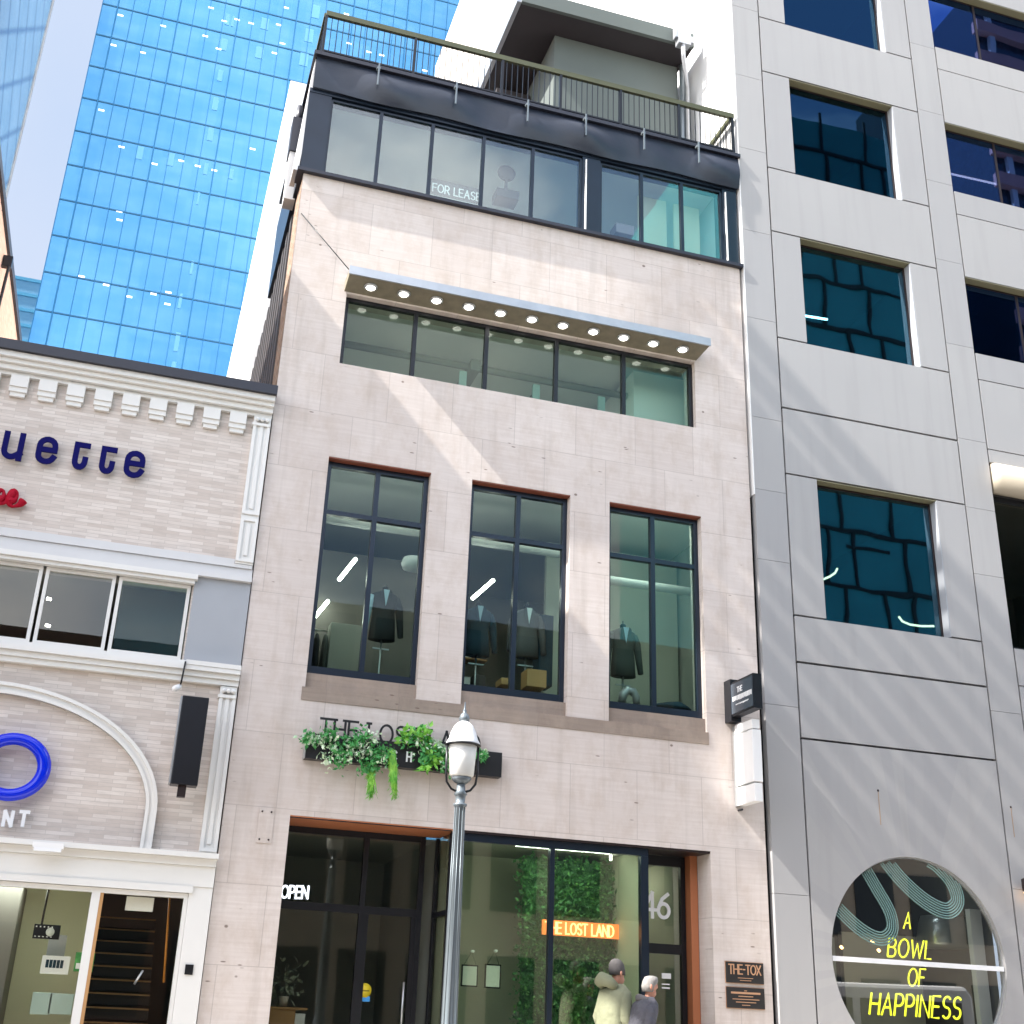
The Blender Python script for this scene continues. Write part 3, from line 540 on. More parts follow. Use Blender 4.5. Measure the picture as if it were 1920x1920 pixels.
t = thing('wall_shelf', 'tall shelf with folded shirts behind the middle tailor window', 'shelf')
for k in range(5): B(4.75, 5.6, 3.4, 3.75, 5.2+k*.5, 5.225+k*.5).build('shelf_board', MT['wood'], t)
for k in range(12):
    x_ = 4.85+(k % 3)*.27; z_ = 5.23+(k//3)*.5; B(x_, x_+.2, 3.42, 3.7, z_, z_+.1+.06*((k*7) % 3)).build('folded_shirts', MT[('shirt', 'shirtw', 'suit3')[k % 3]], t)
# lease sign and fan on the top floor
t = thing('lease_sign', 'dark green FOR LEASE banner behind the third pane of the top floor', 'sign'); t.location = at(855, 360, .125)
pa, pb = at(808, 330, .2), at(901, 388, .2); xa_, za_ = pa.x-t.location.x, 13.35-t.location.z
MB().box(xa_, xa_+.84, .06, .075, za_+.2, za_+.52).build('board', MT['suit2'], t)
lt = MB(); lettering(lt, 'FOR LEASE', (xa_+.04, .058, za_+.27), UX, UZ, NF, .155, .88, .2, .13, .004); lt.build('lettering', MT['letw'], t)
MB().box(xa_, xa_+.84, .06, .075, za_+.03, za_+.198).build('contact_strip', MT['poster'], t)
t = thing('standing_fan', 'dark blue round fan on a stand behind the fourth top floor pane', 'fan'); t.location = at(950, 325, .7)
MB().lathe([(.13, -.03), (.16, -.02), (.16, .02), (.13, .03)], 0, 0, 20).build('fan_head', MT['suit2'], t).rotation_euler = (R(90), 0, 0)
MB().tube([(0, 0, -.13), (0, 0, -.55)], .03, 8).box(-.2, .2, -.15, .15, -.62, -.45).build('stand', MT['suit2'], t)
o = wbox(1166, 447, .5, .34, .2, 'storage_crate', MT['stripy'], 'pale grey crate behind the first pane right of the black top floor pillar', 'crate')

# --- sign over the entrance with plants
t = thing('shop_sign', 'black box sign with black serif letters on top, overgrown with plants, above the entrance', 'sign')
MB().box(2.16, 4.83, -.16, -.004, 4.11, 4.44).build('sign_box', MT['letb'], t)
B(2.148, 2.16, -.17, -.004, 4.11, 4.44).build('end_trim', MT['silver'], t)
xx = 2.33
for ch in 'THE LOST LAND':
    if ch == ' ': xx += .42*.245; continue
    lt = MB(); dx = lettering(lt, ch, (xx, -.1, 4.415), UX, UZ, NF, .24, 1.02, .2, .12, .02, serif=True); lt.build('raised_letter', MT['letb'], t); xx += dx*.245
for ch, px in (('T', 716), ('C', 742), ('H', 770)):
    lt = MB(); p = at(px, 1420, -.165); lettering(lt, ch, (p.x-.05, -.162, 4.2), UX, UZ, NF, .115, .85, .1, .2, .006); lt.build('white_letter', MT['letw'], t)
def leaves(n, fn, size, mb=None, seed=1):
    rnd = random.Random(seed); mb = mb or MB()
    for _ in range(n):
        c, r_ = fn(rnd); s_ = size*rnd.uniform(.6, 1.35)
        a = Vector((rnd.gauss(0, 1), rnd.gauss(0, 1), rnd.gauss(0, 1))).normalized(); b = a.orthogonal().normalized(); b.rotate(Matrix.Rotation(rnd.uniform(0, 6.28), 3, a)) ; cx_ = a.cross(b)
        c = Vector(c); tip = c+b*s_; l = c+b*s_*.45+cx_*s_*.28; r = c+b*s_*.45-cx_*s_*.28; m_ = c+b*s_*.5+a*s_*.08
        mb.add([c, l, tip, r, m_], [(0, 4, 1), (1, 4, 2), (2, 4, 3), (3, 4, 0)])
    return mb
def clump(spots):
    def f(r):
        px, py, rx = r.choice(spots); q = at(px+r.gauss(0, rx*.5), py+r.gauss(0, rx*.45), -.22+r.uniform(-.12, .06)); return q, 0
    return f
pl = thing('trailing_plants', 'mass of green and white leafed plants trailing over the black entrance sign', 'plant')
spA = [(582, 1385, 14), (618, 1378, 18), (650, 1395, 26), (640, 1420, 22), (680, 1385, 20), (700, 1425, 24), (690, 1440, 18), (715, 1410, 18), (770, 1385, 22), (800, 1390, 18), (822, 1410, 14), (800, 1425, 12), (835, 1435, 16), (848, 1420, 12), (905, 1417, 9)]
leaves(1300, clump(spA), .07, None, 3).build('green_foliage', MT['leafm'], pl)
leaves(620, clump([(582, 1385, 14), (620, 1400, 22), (612, 1425, 16), (650, 1418, 20), (668, 1400, 22), (790, 1395, 18), (840, 1430, 14), (715, 1420, 14), (700, 1385, 12), (908, 1415, 7), (600, 1385, 14), (690, 1408, 16), (835, 1405, 12), (818, 1395, 10)]), .06, None, 4).build('pale_foliage', MT['leafw'], pl)
leaves(240, clump([(795, 1380, 14), (808, 1400, 12), (815, 1425, 10), (760, 1380, 12), (790, 1375, 12), (800, 1440, 8)]), .095, None, 5).build('bright_foliage', MT['leafb'], pl)
fr = MB(); rnd = random.Random(9)
for k in range(80):
    a, b, wd = rnd.choice([((697, 1432), (696, 1497), 6), ((735, 1405), (740, 1497), 6)]); x0 = a[0]+rnd.gauss(0, wd*.6); y0 = a[1]+rnd.uniform(-4, 20)
    y1 = b[1]-rnd.random()**1.5*45; x1 = b[0]+rnd.gauss(0, 4); q = [at(x0+(x1-x0)*i/4+math.sin(i+k)*1.2, y0+(y1-y0)*i/4, -.2-.05*math.sin(i*.8)) for i in range(5)]
    fr.tube(q, [.008, .010, .010, .007, .002], 4)
    for j in range(9):
        i = rnd.randint(0, 3); c = q[i].lerp(q[i+1], rnd.random()); d = Vector((rnd.choice((-1, 1))*.035, rnd.uniform(-.02, .01), -.05)); fr.add([c, c+d*.5+Vector((0, .008, .008)), c+d, c+d*.5-Vector((0, .008, .008))], [(0, 1, 2, 3)])
fr.build('hanging_ferns', MT['leafb'], pl)
# anchor plate on the left pier
t = thing('anchor_plate', 'small stone coloured metal plate with bolts on the left pier', 'plate')
x0, z1 = atv(487, 1513); x1, z0 = atv(508, 1582); MB().box(x0, x1, -.012, -.001, z0, z1).build('plate', MT['stone'], t)
bt = MB()
for u in (.2, .8):
    for v in (.1, .88): bt.tube([(x0+(x1-x0)*u, -.02, z0+(z1-z0)*v), (x0+(x1-x0)*u, -.012, z0+(z1-z0)*v)], .012, 8)
bt.build('bolts', MT['bronze'], t)
# projecting signs at the right edge
t = thing('projecting_sign', 'black projecting box sign with white lettering high on the right edge of the limestone front', 'sign')
XL = 8.30; sb = MB().box(XL, XL+.13, -.86, -.10, 5.30, 5.80)
sb.build('sign_body', MT['black'], t)
B(XL-.008, XL-.001, -.84, -.2, 5.33, 5.77).build('sign_face', MT['signface'], t)
B(XL-.015, XL+.145, -.2, -.001, 5.24, 5.86).build('mounting_post', MT['black'], t)
lt = MB(); ny = (-1, 0, 0)
lettering(lt, 'THE', (XL-.01, -.40, 5.62), (0, -1, 0), UZ, ny, .07, 1, .2, .22, .003)
lt.build('lettering', MT['letw'], t); lt = MB()
for y0_, y1_, za_, zb_ in ((-.25, -.80, 5.50, 5.575), (-.34, -.70, 5.43, 5.455)):
    y_ = y0_; rnd = random.Random(5)
    while y_ > y1_: w_ = rnd.uniform(.018, .04); lt.box(XL-.0115, XL-.009, y_, y_-w_, za_+rnd.uniform(0, .012), zb_); y_ -= w_+.009
    lt.build('small_lettering', MT['letw'], t); lt = MB()
t = thing('banner_sign', 'blank white vertical light box sign below the black projecting sign', 'sign')
XL = 8.38; m = MB(); m.box(XL, XL+.14, -.62, -.09, 4.32, 5.05); m.box(XL+.01, XL+.13, -.61, -.09, 4.05, 4.3); m.box(XL+.01, XL+.13, -.61, -.09, 5.07, 5.2); m.build('light_box', MT['white'], t, bevel=.006)
MB().box(XL+.02, XL+.12, -.09, -.001, 4.05, 5.2).build('bracket', MT['silver'], t)
for q in (4.0, 5.2): MB().tube([(XL+.07, -.12, q), (XL+.07, -.001, q)], .015, 6).build('bolt', MT['black'], t)
# plaques
for (za, zb, label, rows) in ((1.70, 1.965, 'upper black plaque with one line of large copper letters beside the street door', [('THE-TOX', .115, .13, .82)]), (1.385, 1.645, 'lower black plaque with small copper writing beside the street door', [])):
    t = thing('wall_plaque', label, 'plaque', 'plaques beside the street door'); MB().box(8.16, 8.725, -.03, -.001, za, zb).build('plate', MT['plaque'], t, bevel=.004)
    lt = MB()
    if rows:
        lettering(lt, 'THE-TOX', (8.2, -.031, za+.115), UX, UZ, NF, .115, .93, .12, .14, .004)
        for k in range(2): lt.box(8.33+.03*k, 8.56-.03*k, -.034, -.031, za+.06-.03*k, za+.068-.03*k)
    else:
        for k, (ww, hh) in enumerate(((.02, .01), (.22, .025), (.11, .012), (.2, .01), (.15, .01), (.06, .01))): lt.box(8.44-ww, 8.44+ww, -.034, -.031, zb-.045-k*.036, zb-.045-k*.036+hh)
    lt.build('lettering', MT['copper'], t); MB().box(8.155, 8.73, -.012, -.0015, za-.008, zb+.008).build('edge', MT['copper'], t)
# --- things in the shop window
Yg = 1.35
x0, z1_ = atv(975, 1588, Yg); x1 = at(1180, 1700, Yg).x
pw_ = thing('plant_wall', 'tall living wall of dark green foliage behind the shop window', 'plant wall')
B(x0+.1, x1-.1, Yg, Yg+.12, .02, z1_-.15).build('backing', MT['leafd'], pw_)
def fw(r): return Vector((r.uniform(x0, x1)+r.gauss(0, .05), Yg-.02+r.uniform(-.16, .04), r.uniform(.6, z1_-.12)+r.gauss(0, .04))), 0
leaves(5200, fw, .075, None, 21).build('dark_foliage', MT['leafd'], pw_)
leaves(1500, fw, .06, None, 22).build('mid_foliage', leaf_mat('mid_leaves', (.08, .32, .08), (.22, .5, .13)), pw_)
t = thing('neon_sign', 'glowing orange backlit name sign on the living wall', 'neon sign')
q0, q1 = at(1016, 1762, 1.1), at(1160, 1775, 1.1)
B(q0.x, q1.x, 1.08, 1.12, 2.22, 2.42).build('board', MT['neon_o'], t)
lt = MB(); lettering(lt, 'THE LOST LAND', (q0.x+.04, 1.078, 2.245), UX, UZ, NF, .145, (q1.x-q0.x)/.145*.103, .17, .13, .012); lt.build('letters', MT['neon_c'], t)
for (xa_, xb_, ya_, yb_, lab) in ((866, 895, 1808, 1851, 'framed white notice nearer the lamp post in the shop window'), (910, 938, 1807, 1854, 'framed cream notice further right from the lamp post in the shop window')):
    p0, p1 = at(xa_, ya_, .3), at(xb_, yb_, .3); t = thing('framed_notice', lab, 'notice', 'framed notices hung in the shop window')
    MB().box(p0.x, p1.x, .3, .32, p1.z, p0.z).build('frame', MT['black'], t); B(p0.x+.018, p1.x-.018, .293, .299, p1.z+.018, p0.z-.018).build('paper', MT['poster'], t)
    mx_ = (p0.x+p1.x)/2; MB().tube([(p0.x+.03, .3, p0.z), (mx_, .25, p0.z+.16), (p1.x-.03, .3, p0.z)], .003, 4).build('cord', MT['bronze'], t); MB().tube([(mx_, .17, p0.z+.16), (mx_, .24, p0.z+.16)], .018, 10).build('suction_hook', MT['letw'], t)
o = MB().tube([(0, 0, -.04), (0, 0, .04)], .018, 8).build('spot_lamp', MT['tube']); o.location = at(1145, 1608, .9); tag(o, 'tiny lit spot lamp above the living wall', 'spot lamp')
lt = MB(); p = at(527, 1680, .88); lettering(lt, 'OPEN', (p.x, .88, p.z-.02), (1, 0, .04), UZ, NF, .15, .85, .16, .15, .01); o = lt.build('open_sign', MT['neon_w']); tag(o, 'white OPEN letters in the dark entrance glass', 'sign')
t = thing('door_decal', 'yellow round and blue sticker on the dark entrance door', 'sticker'); p = at(684, 1860, .9)
MB().tube([(p.x, .912, p.z+.02), (p.x, .905, p.z+.02)], .088, 24).build('yellow_disc', MT['yellow'], t); B(p.x-.075, p.x+.075, .907, .9115, p.z-.115, p.z-.05).build('blue_panel', MT['sky_b'], t); B(p.x-.06, p.x+.06, .9, .9045, p.z+.01, p.z+.02).build('bar', MT['letb'], t)
t = thing('entrance_stand', 'wooden display counter with pale end behind the dark entrance glass', 'counter'); p = at(535, 1893, 1.2)
B(p.x-.25, p.x+.12, 1.1, 1.5, .02, p.z).build('body', MT['wood'], t); B(p.x+.123, p.x+.25, 1.1, 1.5, .02, p.z-.04).build('side_panel', MT['letw'], t); B(p.x-.27, p.x+.27, 1.08, 1.52, p.z+.003, p.z+.03).build('top', MT['wood'], t)
t = thing('potted_plant', 'small flowering plant in a pot on the entrance counter', 'plant'); MB().lathe([(.05, p.z+.035), (.07, p.z+.15), (.072, p.z+.16)], p.x-.03, 1.25, 14).build('pot', MT['cream'], t)
leaves(60, lambda r: (Vector((p.x-.03+r.gauss(0, .12), 1.25+r.gauss(0, .08), p.z+.33+r.gauss(0, .12))), 0), .11, None, 31).build('leaves', leaf_mat('grey_leaves', (.18, .22, .16), (.4, .44, .36)), t)

# ================================================================== restaurant building (left)
RB = thing('restaurant_building', 'low restaurant building of pale thin brick with cream cornices and pilasters', 'building')
LX, RX = -4.66, 1.21
w = MB().wall(LX, RX, 0, 9.0, [(LX+.4, .45, 5.24, 6.28), (LX+.3, .92, 0, 2.34)], .02, .35); w.build('wall', MT['brick'], RB)
B(LX, RX, .38, 14, 8.6, 9.1).build('roof', MT['roofb'], RB)
B(LX, RX, .38, 14, 6.6, 8.58).build('rear_wall', MT['cream'], RB)
B(LX, RX+.012, -.30, .5, 9.17, 9.31).build('roof_edge', MT['roofb'], RB)
c = MB(); c.box(LX, RX, -.24, .3, 9.09, 9.168); c.box(LX, RX, -.18, .3, 9.03, 9.088); c.box(LX, RX, -.12, .3, 8.955, 9.028); c.box(LX, RX, -.05, .018, 8.90, 8.953)
c.build('cornice', MT['trim'], RB)
db = MB(); db.box(0, .235, -.085, .018, .13, .30); db.box(.0, .235, -.06, .018, .06, .13); db.box(.02, .215, -.035, .018, .0, .08)
dent = None
for k in range(15):
    x = .62-k*.37
    if x < LX: break
    if dent is None: dent = db.build('dentil', MT['trim'], RB); o = dent
    else: o = dent.copy(); S.collection.objects.link(o); o.parent = RB
    o.location = (x, 0, 8.60)
def pilaster(x0, x1, z0, z1, split=None):
    m = MB(); m.box(x0, x1, -.05, .018, z0, z1)
    for a, b in (((z0, split), (split, z1)) if split else ((z0, z1),)):
        for u, v in ((x0, x0+.045), (x1-.045, x1)): m.box(u, v, -.075, -.05, a+.03, b-.03)
        m.box(x0+.045, x1-.045, -.075, -.05, a+.03, a+.07); m.box(x0+.045, x1-.045, -.075, -.05, b-.07, b-.03); m.box((x0+x1)/2-.025, (x0+x1)/2+.025, -.07, -.05, a+.12, b-.12)
    m.box(x0-.02, x1+.0, -.09, .018, z1-.16, z1-.12)
    for k in range(3):   # capital scrolls
        cx = x0+.05+k*(x1-x0-.1)/2; m.tube([(cx, -.075, z1-.07), (cx, -.105, z1-.07)], .03, 10)
    return m.build('pilaster', MT['trim'], RB)
pilaster(.96, 1.2, 6.655, 8.90, 7.35); pilaster(.985, 1.2, 2.835, 4.955)
c = MB(); c.box(LX, 1.195, -.04, .018, 6.60, 6.65); c.box(LX, .955, -.02, .018, 6.655, 6.72); c.box(LX, RX, -.015, .018, 6.47, 6.598); c.box(LX, RX, -.09, .018, 6.40, 6.468)
c.build('frieze', MT['trim2'], RB)
c = MB(); c.box(LX, .5, -.12, .1, 6.33, 6.398); c.box(LX, .47, -.08, .1, 6.28, 6.328); c.box(LX, .5, -.03, .2, 5.20, 5.243); c.box(LX, .48, -.06, .018, 5.16, 5.198)
c.build('window_head_trim', MT['trim'], RB)
B(.47, RX, -.02, .018, 5.24, 6.398).build('grey_panel', MT['trimg'], RB)
c = MB(); 
for a, b, y in ((5.10, 5.158, -.16), (5.03, 5.098, -.11), (4.96, 5.028, -.07), (5.16, 5.22, -.17)): c.box(LX, RX, y, .018, a, b) if a < 5.15 else c.box(.5, RX, y, .018, a, b)
c.build('lower_cornice', MT['trim'], RB)
# upper windows: four casements
for xa_, xb_, gl in ((-4.2, -2.45, 'g_dark'), (-2.42, -1.46, 'g_dark'), (-1.42, -.54, 'g_dark'), (-.50, .43, 'g_win')):
    f = MB(); f.box(xa_, xb_, .02, .1, 5.245, 5.29); f.box(xa_, xb_, .02, .1, 6.23, 6.275); f.box(xa_, xa_+.045, .02, .1, 5.29, 6.23); f.box(xb_-.045, xb_, .02, .1, 5.29, 6.23)
    fo = f.build('window', MT['trim'], RB); B(xa_+.03, xb_-.03, .06, .066, 5.27, 6.25).build('pane', MT[gl], fo)
room(LX+.2, .6, .38, 4, 5.0, 6.5, MT['int_d'], MT['int_d'], MT['int_g'], RB)
B(-.45, .44, .5, .6, 5.25, 6.3).build('green_blind', MT['suit2'], RB)
for px, py in ((88, 1122), (86, 1172)):
    o = MB().tube([(0, 0, 0), (.05, .03, 0)], .02, 6).build('ceiling_spot', MT['tube'], RB); o.location = at(px, py, 1.0)
# arch moulding
ar = MB(); cx, cz_, rx, ry, wd = -1.72, 3.3, 2.13, 1.40, .14
pts = [(cx+rx*math.cos(R(a)), cz_+ry*math.sin(R(a))) for a in range(0, 181, 5)]; pin = [(cx+(rx-wd)*math.cos(R(a)), cz_+(ry-wd)*math.sin(R(a))) for a in range(0, 181, 5)]
pts = [(cx+rx, 2.83)]+pts+[(cx-rx, 2.83)]; pin = [(cx+rx-wd, 2.83)]+pin+[(cx-rx+wd, 2.83)]
for t0, t1, y in ((0, 1, -.05), (.0, .3, -.085), (.7, 1, -.07)):
    po = [(a[0]+(b[0]-a[0])*t0, a[1]+(b[1]-a[1])*t0) for a, b in zip(pts, pin)]; pi_ = [(a[0]+(b[0]-a[0])*t1, a[1]+(b[1]-a[1])*t1) for a, b in zip(pts, pin)]
    for i in range(len(po)-1): ar.add([(po[i][0], y, po[i][1]), (po[i+1][0], y, po[i+1][1]), (pi_[i+1][0], y, pi_[i+1][1]), (pi_[i][0], y, pi_[i][1]), (po[i][0], .018, po[i][1]), (po[i+1][0], .018, po[i+1][1]), (pi_[i+1][0], .018, pi_[i+1][1]), (pi_[i][0], .018, pi_[i][1])], [(0, 1, 2, 3), (0, 4, 5, 1), (3, 2, 6, 7)])
ar.build('arch_moulding', MT['trim'], RB)
# shop front below
c = MB(); c.box(LX, RX+.01, -.24, .018, 2.77, 2.83); c.box(LX, RX, -.14, .018, 2.68, 2.768); c.box(LX, RX, -.10, .018, 2.44, 2.678); c.box(LX, .97, -.12, .018, 2.36, 2.438); c.box(.93, RX, -.08, .3, 0, 2.438)
c.build('shop_fascia', MT['trim'], RB)
f = MB(); f.box(LX+.3, .925, -.06, .06, 2.30, 2.355); f.box(.88, .928, -.06, .06, 0, 2.3); f.box(-.2, -.1, -.06, .06, 0, 2.3); f.box(-1.42, -1.36, -.05, .06, 0, 2.3)
fo = f.build('shop_frame', MT['trim'], RB); B(-4.3, .9, .0, .006, .05, 2.32).build('pane', MT['g_clear'], fo)
B(-.1, -.06, -.055, .05, .0, 2.3).build('brass_edge', MT['wood'], fo)
room(LX+.3, -.13, .38, 2.2, 0.01, 2.45, MT['int_c'], MT['int_d'], MT['int_c'], RB); room(-.12, 1.2, .38, 4.5, 0.01, 2.6, MT['int_d'], MT['int_d'], MT['int_d'], RB)
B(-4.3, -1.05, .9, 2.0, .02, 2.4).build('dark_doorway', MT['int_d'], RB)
room_fill(-1.2, .85, 2.44, .7, .6, 'panel_w', RB); room_fill(.3, 1.0, 2.59, .5, .3, 'panel_d', RB)  # fill panels added to brighten the vestibule and stair
st = MB()
for k in range(12): st.box(-.08, .72, .6+k*.27, .86+k*.27, 0.2+k*.17, .34+k*.17)
st.build('staircase', MT['darkw'], RB)
st = MB()
for k in range(12): st.box(-.08, .72, .58+k*.27, .598+k*.27, .325+k*.17, .345+k*.17)
st.build('stair_nosing', MT['wood'], RB)
MB().tube([at(318, 1683, .5), at(307, 1842, .5)], .014, 8).build('handrail', MT['amber'], RB)
# things in and on the shop front
def panelbox(a, b, Y, th, mat, name, label, cat, extra=None):
    p0, p1 = at(*a, Y), at(*b, Y); t = thing(name, label, cat); MB().box(p0.x, p1.x, Y, Y+th, p1.z, p0.z).build('body', mat, t, bevel=.004)
    if extra: extra(t, p0, p1, Y)
    return t
def holes_(t, p0, p1, Y):
    cx = (p0.x+p1.x)/2; MB().tube([(cx+.04, Y-.003, (p0.z+p1.z)/2), (cx+.04, Y-.001, (p0.z+p1.z)/2)], .05, 16).build('oval_light', MT['poster'], t); MB().tube([(p0.x+.08, Y+.02, p0.z), (p0.x+.09, Y+.02, 2.36)], .014, 6).build('hanger', MT['black'], t)
    m = MB()
    for k in range(5): m.box(p0.x+.02+k*.045, p0.x+.035+k*.045, Y-.003, Y-.001, p0.z-.035, p0.z-.02); m.box(p0.x+.02+k*.045, p0.x+.04+k*.045, Y-.003, Y-.001, p1.z+.02, p1.z+.03)
    m.build('screws', MT['letw'], t)
panelbox((65, 1732), (110, 1762), .35, .05, MT['black'], 'hanging_lightbox', 'black hanging panel with an oval light inside the restaurant doorway', 'hanging panel', holes_)
def meter(t, p0, p1, Y):
    m = MB()
    for k in range(5): m.box(p0.x+.05+k*.042, p0.x+.085+k*.042, Y-.004, Y-.001, p1.z+.07, p1.z+.16)
    m.build('buttons', MT['suit2'], t)
panelbox((80, 1791), (127, 1828), .5, .08, MT['letw'], 'intercom_panel', 'cream intercom panel with a row of dark buttons on the vestibule wall', 'intercom', meter)
panelbox((93, 1752), (120, 1793), .7, .05, MT['trimg'], 'meter_box', 'grey metal box above the intercom panel in the vestibule', 'box')
panelbox((62, 1860), (92, 1903), .4, .2, MT['tealbox'], 'mail_box', 'pale teal mailbox, left one of the pair under the intercom', 'mailbox')
panelbox((95, 1862), (133, 1903), .4, .2, MT['tealbox'], 'mail_box', 'pale teal mailbox, right one of the pair under the intercom', 'mailbox')
def gr(t, p0, p1, Y): B(p0.x+.02, p1.x-.02, Y-.004, Y-.001, p1.z+.03, p0.z-.12).build('paper', MT['letw'], t)
panelbox((143, 1785), (173, 1823), .12, .02, MT['leafm'], 'green_notice', 'green edged notice taped behind the cream mullion', 'notice', gr)
panelbox((238, 1680), (286, 1710), .1, .015, MT['letw'], 'paper_notice', 'blank white paper hung at the top of the stair door glass', 'notice')
panelbox((348, 1808), (361, 1828), -.1, .02, MT['black'], 'door_buzzer', 'small dark buzzer on the cream door jamb', 'buzzer')
o = MB().tube([at(252, 1845, -.1), at(260, 1832, -.14), at(268, 1820, -.1)], .012, 8).build('door_pull', MT['silver'], RB)
t = thing('fascia_lamp', 'white box lamp fixed on the ledge over the restaurant shop front', 'lamp'); B(-.95, -.6, -.32, -.02, 2.74, 2.80 ).build('housing', MT['white'], t); B(-.93, -.62, -.33, -.25, 2.70, 2.739).build('diffuser', MT['letw'], t)
# restaurant signs
def word(text, px, py, h, name, mat, label, w_=1.0, gap=.3, sw=.2, Y=-.10, slant=0, group=None, th=.03):
    m = MB(); p = at(px, py, Y); lettering(m, text, (p.x, Y+.05, p.z), UX, UZ, NF, h, w_, gap, sw, th, slant); o = m.build(name, mat); tag(o, label, 'sign letter', group); return o
for ch, px, py, nth in (('u', 2, 861, 'leftmost'), ('e', 66, 870, 'between the u and the first t'), ('t', 133, 881, 'just right of the first e'), ('t', 184, 889, 'just left of the last e'), ('e', 232, 896, 'rightmost of the word')):
    word(ch, px+3, py-9, .45, 'sign_letter', MT['navy_l'], 'navy blue metal letter %s on pale brick, %s' % (ch, nth), .72 if ch == 't' else .88, .1, .165, group='navy letters on the upper brick wall')
m = MB(); p = at(-20, 945, -.06)
kp = [Vector((a*.42, 0, b*.42)) for a, b in [(-.1, .0), (0, .1), (.12, .42), (.3, .5), (.36, .3), (.2, .14), (.36, .08), (.5, .2), (.62, .5), (.74, .42), (.7, .25), (.55, .18), (.66, .03), (.86, .12), (.98, .3), (1.05, .4)]]
cv = []
for i in range(1, len(kp)-2):
    for k in range(6):
        t_ = k/6; p_, q_, r_, s_ = kp[i-1:i+3]; cv.append(p+.5*((2*q_)+(r_-p_)*t_+(2*p_-5*q_+4*r_-s_)*t_*t_+(3*q_-p_-3*r_+s_)*t_**3))
m.tube(cv, [.04+.018*math.sin(i*.35) for i in range(len(cv))], 8)
tag(m.build('script_sign', MT['red_l']), 'red script lettering under the navy letters, cut by the left edge', 'sign')
c0 = at(22, 1438, -.1)
tr = MB(); vs = []; n1, n2 = 48, 14
for i in range(n1):
    q = 2*math.pi*i/n1
    for j in range(n2):
        s_ = 2*math.pi*j/n2; r = .385+.085*math.cos(s_); vs.append((c0.x+r*math.cos(q)*.97, c0.y+.08*math.sin(s_)-.02, c0.z+r*math.sin(q)*.84*1.04))
tr.smooth = True; tr.add(vs, [(i*n2+j, ((i+1) % n1)*n2+j, ((i+1) % n1)*n2+(j+1) % n2, i*n2+(j+1) % n2) for i in range(n1) for j in range(n2)])
t = thing('ring_letter', 'glossy blue ring shaped letter O inside the brick arch', 'sign letter'); tr.build('ring', MT['blue_r'], t)
for ch, px, l in (('N', 5, 'left of the two'), ('T', 35, 'right of the two')): word(ch, px, 1546, .155, 'sign_letter', MT['letw'], 'small white letter %s below the blue ring, %s' % (ch, l), .95, .1, .26, group='white letters below the ring')
# black lightbox on brick
t = thing('wall_lightbox', 'black tall box sign with bright edge mounted on the brick beside the arch', 'sign')
p0, p1 = at(343, 1303, -.5), at(375, 1474, -.5); q0 = at(393, 1306, -.5)
MB().box(p0.x+.0, q0.x, -.5, -.28, p1.z, p0.z).build('box', MT['black'], t, bevel=.01); B(p0.x-.02, p0.x-.001, -.49, -.29, p1.z+.01, p0.z-.01).build('edge_trim', MT['silver'], t)
MB().box(p0.x+.1, p0.x+.2, -.28, -.0, p1.z+.3, p1.z+.4).box(p0.x+.1, p0.x+.2, -.45, -.36, p1.z-.14, p1.z).build('bracket', MT['bronze'], t)
t = thing('security_camera', 'small white camera with a black cable under the lower cornice', 'camera'); p = at(330, 1285, -.2)
MB().tube([p+Vector((.05, .12, .02)), p+Vector((-.01, -.02, -.05))], [.035, .04], 10).build('housing', MT['letw'], t); MB().tube([at(348, 1240, -.19), p+Vector((.06, .05, .06)), p+Vector((.05, .12, .02))], .012, 6).build('cable', MT['black'], t)

# ================================================================== grey office building (right)
GB = thing('office_building', 'tall grey panelled office building with square dark windows on the right', 'building')
YF = -.05
B(8.915, 8.93, YF, 12, 9, 42.3).build('party_wall', MT['white'], GB); B(8.915, 8.93, 12.005, 28, 9, 42.3).build('party_wall', MT['cream'], GB)  # one wall; its dimmer light at the rear is put into the cream colour
B(8.95, 8.97, .3, 1, 0, 42).build('inner_wall', MT['joint'], GB)
rail_gap = .016
pm = MB()
def pan(x0, x1, z0, z1, g=rail_gap): pm.box(x0+g, x1-g, YF, YF+.12, z0+g, z1-g)
# pier next to the limestone
zs = [0, 2.9, 5.6, 7.9, 9.1, 10.4, 12.3, 14.1, 15.9, 17.6, 19.3, 21, 23, 25]
for a, b in zip(zs, zs[1:]): pm.box(8.93, 9.485, YF, YF+.12, a+.003, b-.003)
for a, b in zip(zs, zs[1:]): pm.box(12.93, 13.50, YF, YF+.12, a+.33+.003, b+.33-.003)
bay = (9.50, 12.915)
wins = [(7.06, 9.46), (12.02, 14.2), (15.6, 17.84), (19.19, 21.4)]
for z0, z1 in wins:
    pm.box(bay[0]+.014, 10.07, YF, YF+.16, z0+.012, z1-.012); pm.box(12.345, bay[1]-.014, YF, YF+.16, z0+.012, z1-.012)
for z0, z1 in ((0, 5.14), (5.14, 6.31), (6.31, 7.06), (9.46, 10.67), (10.67, 12.02), (14.2, 15.6), (17.84, 19.19), (21.4, 22.8)):
    if z0 == 0: continue
    pm.box(bay[0]+.016, bay[1]-.016, YF, YF+.16, z0+.018, z1-.018)
# third column
X3 = 13.53
for z0, z1 in ((0, 6.4), (6.4, 7.03), (10.36, 10.62), (10.62, 12.0), (12.0, 12.55), (14.17, 15.58), (15.58, 16.12), (17.77, 19.13), (19.13, 19.71), (21.4, 22.8)): pm.box(X3+.0, 24, YF, YF+.16, z0+.01, z1-.01)
pm.build('wall_panels', MT['panel'], GB)
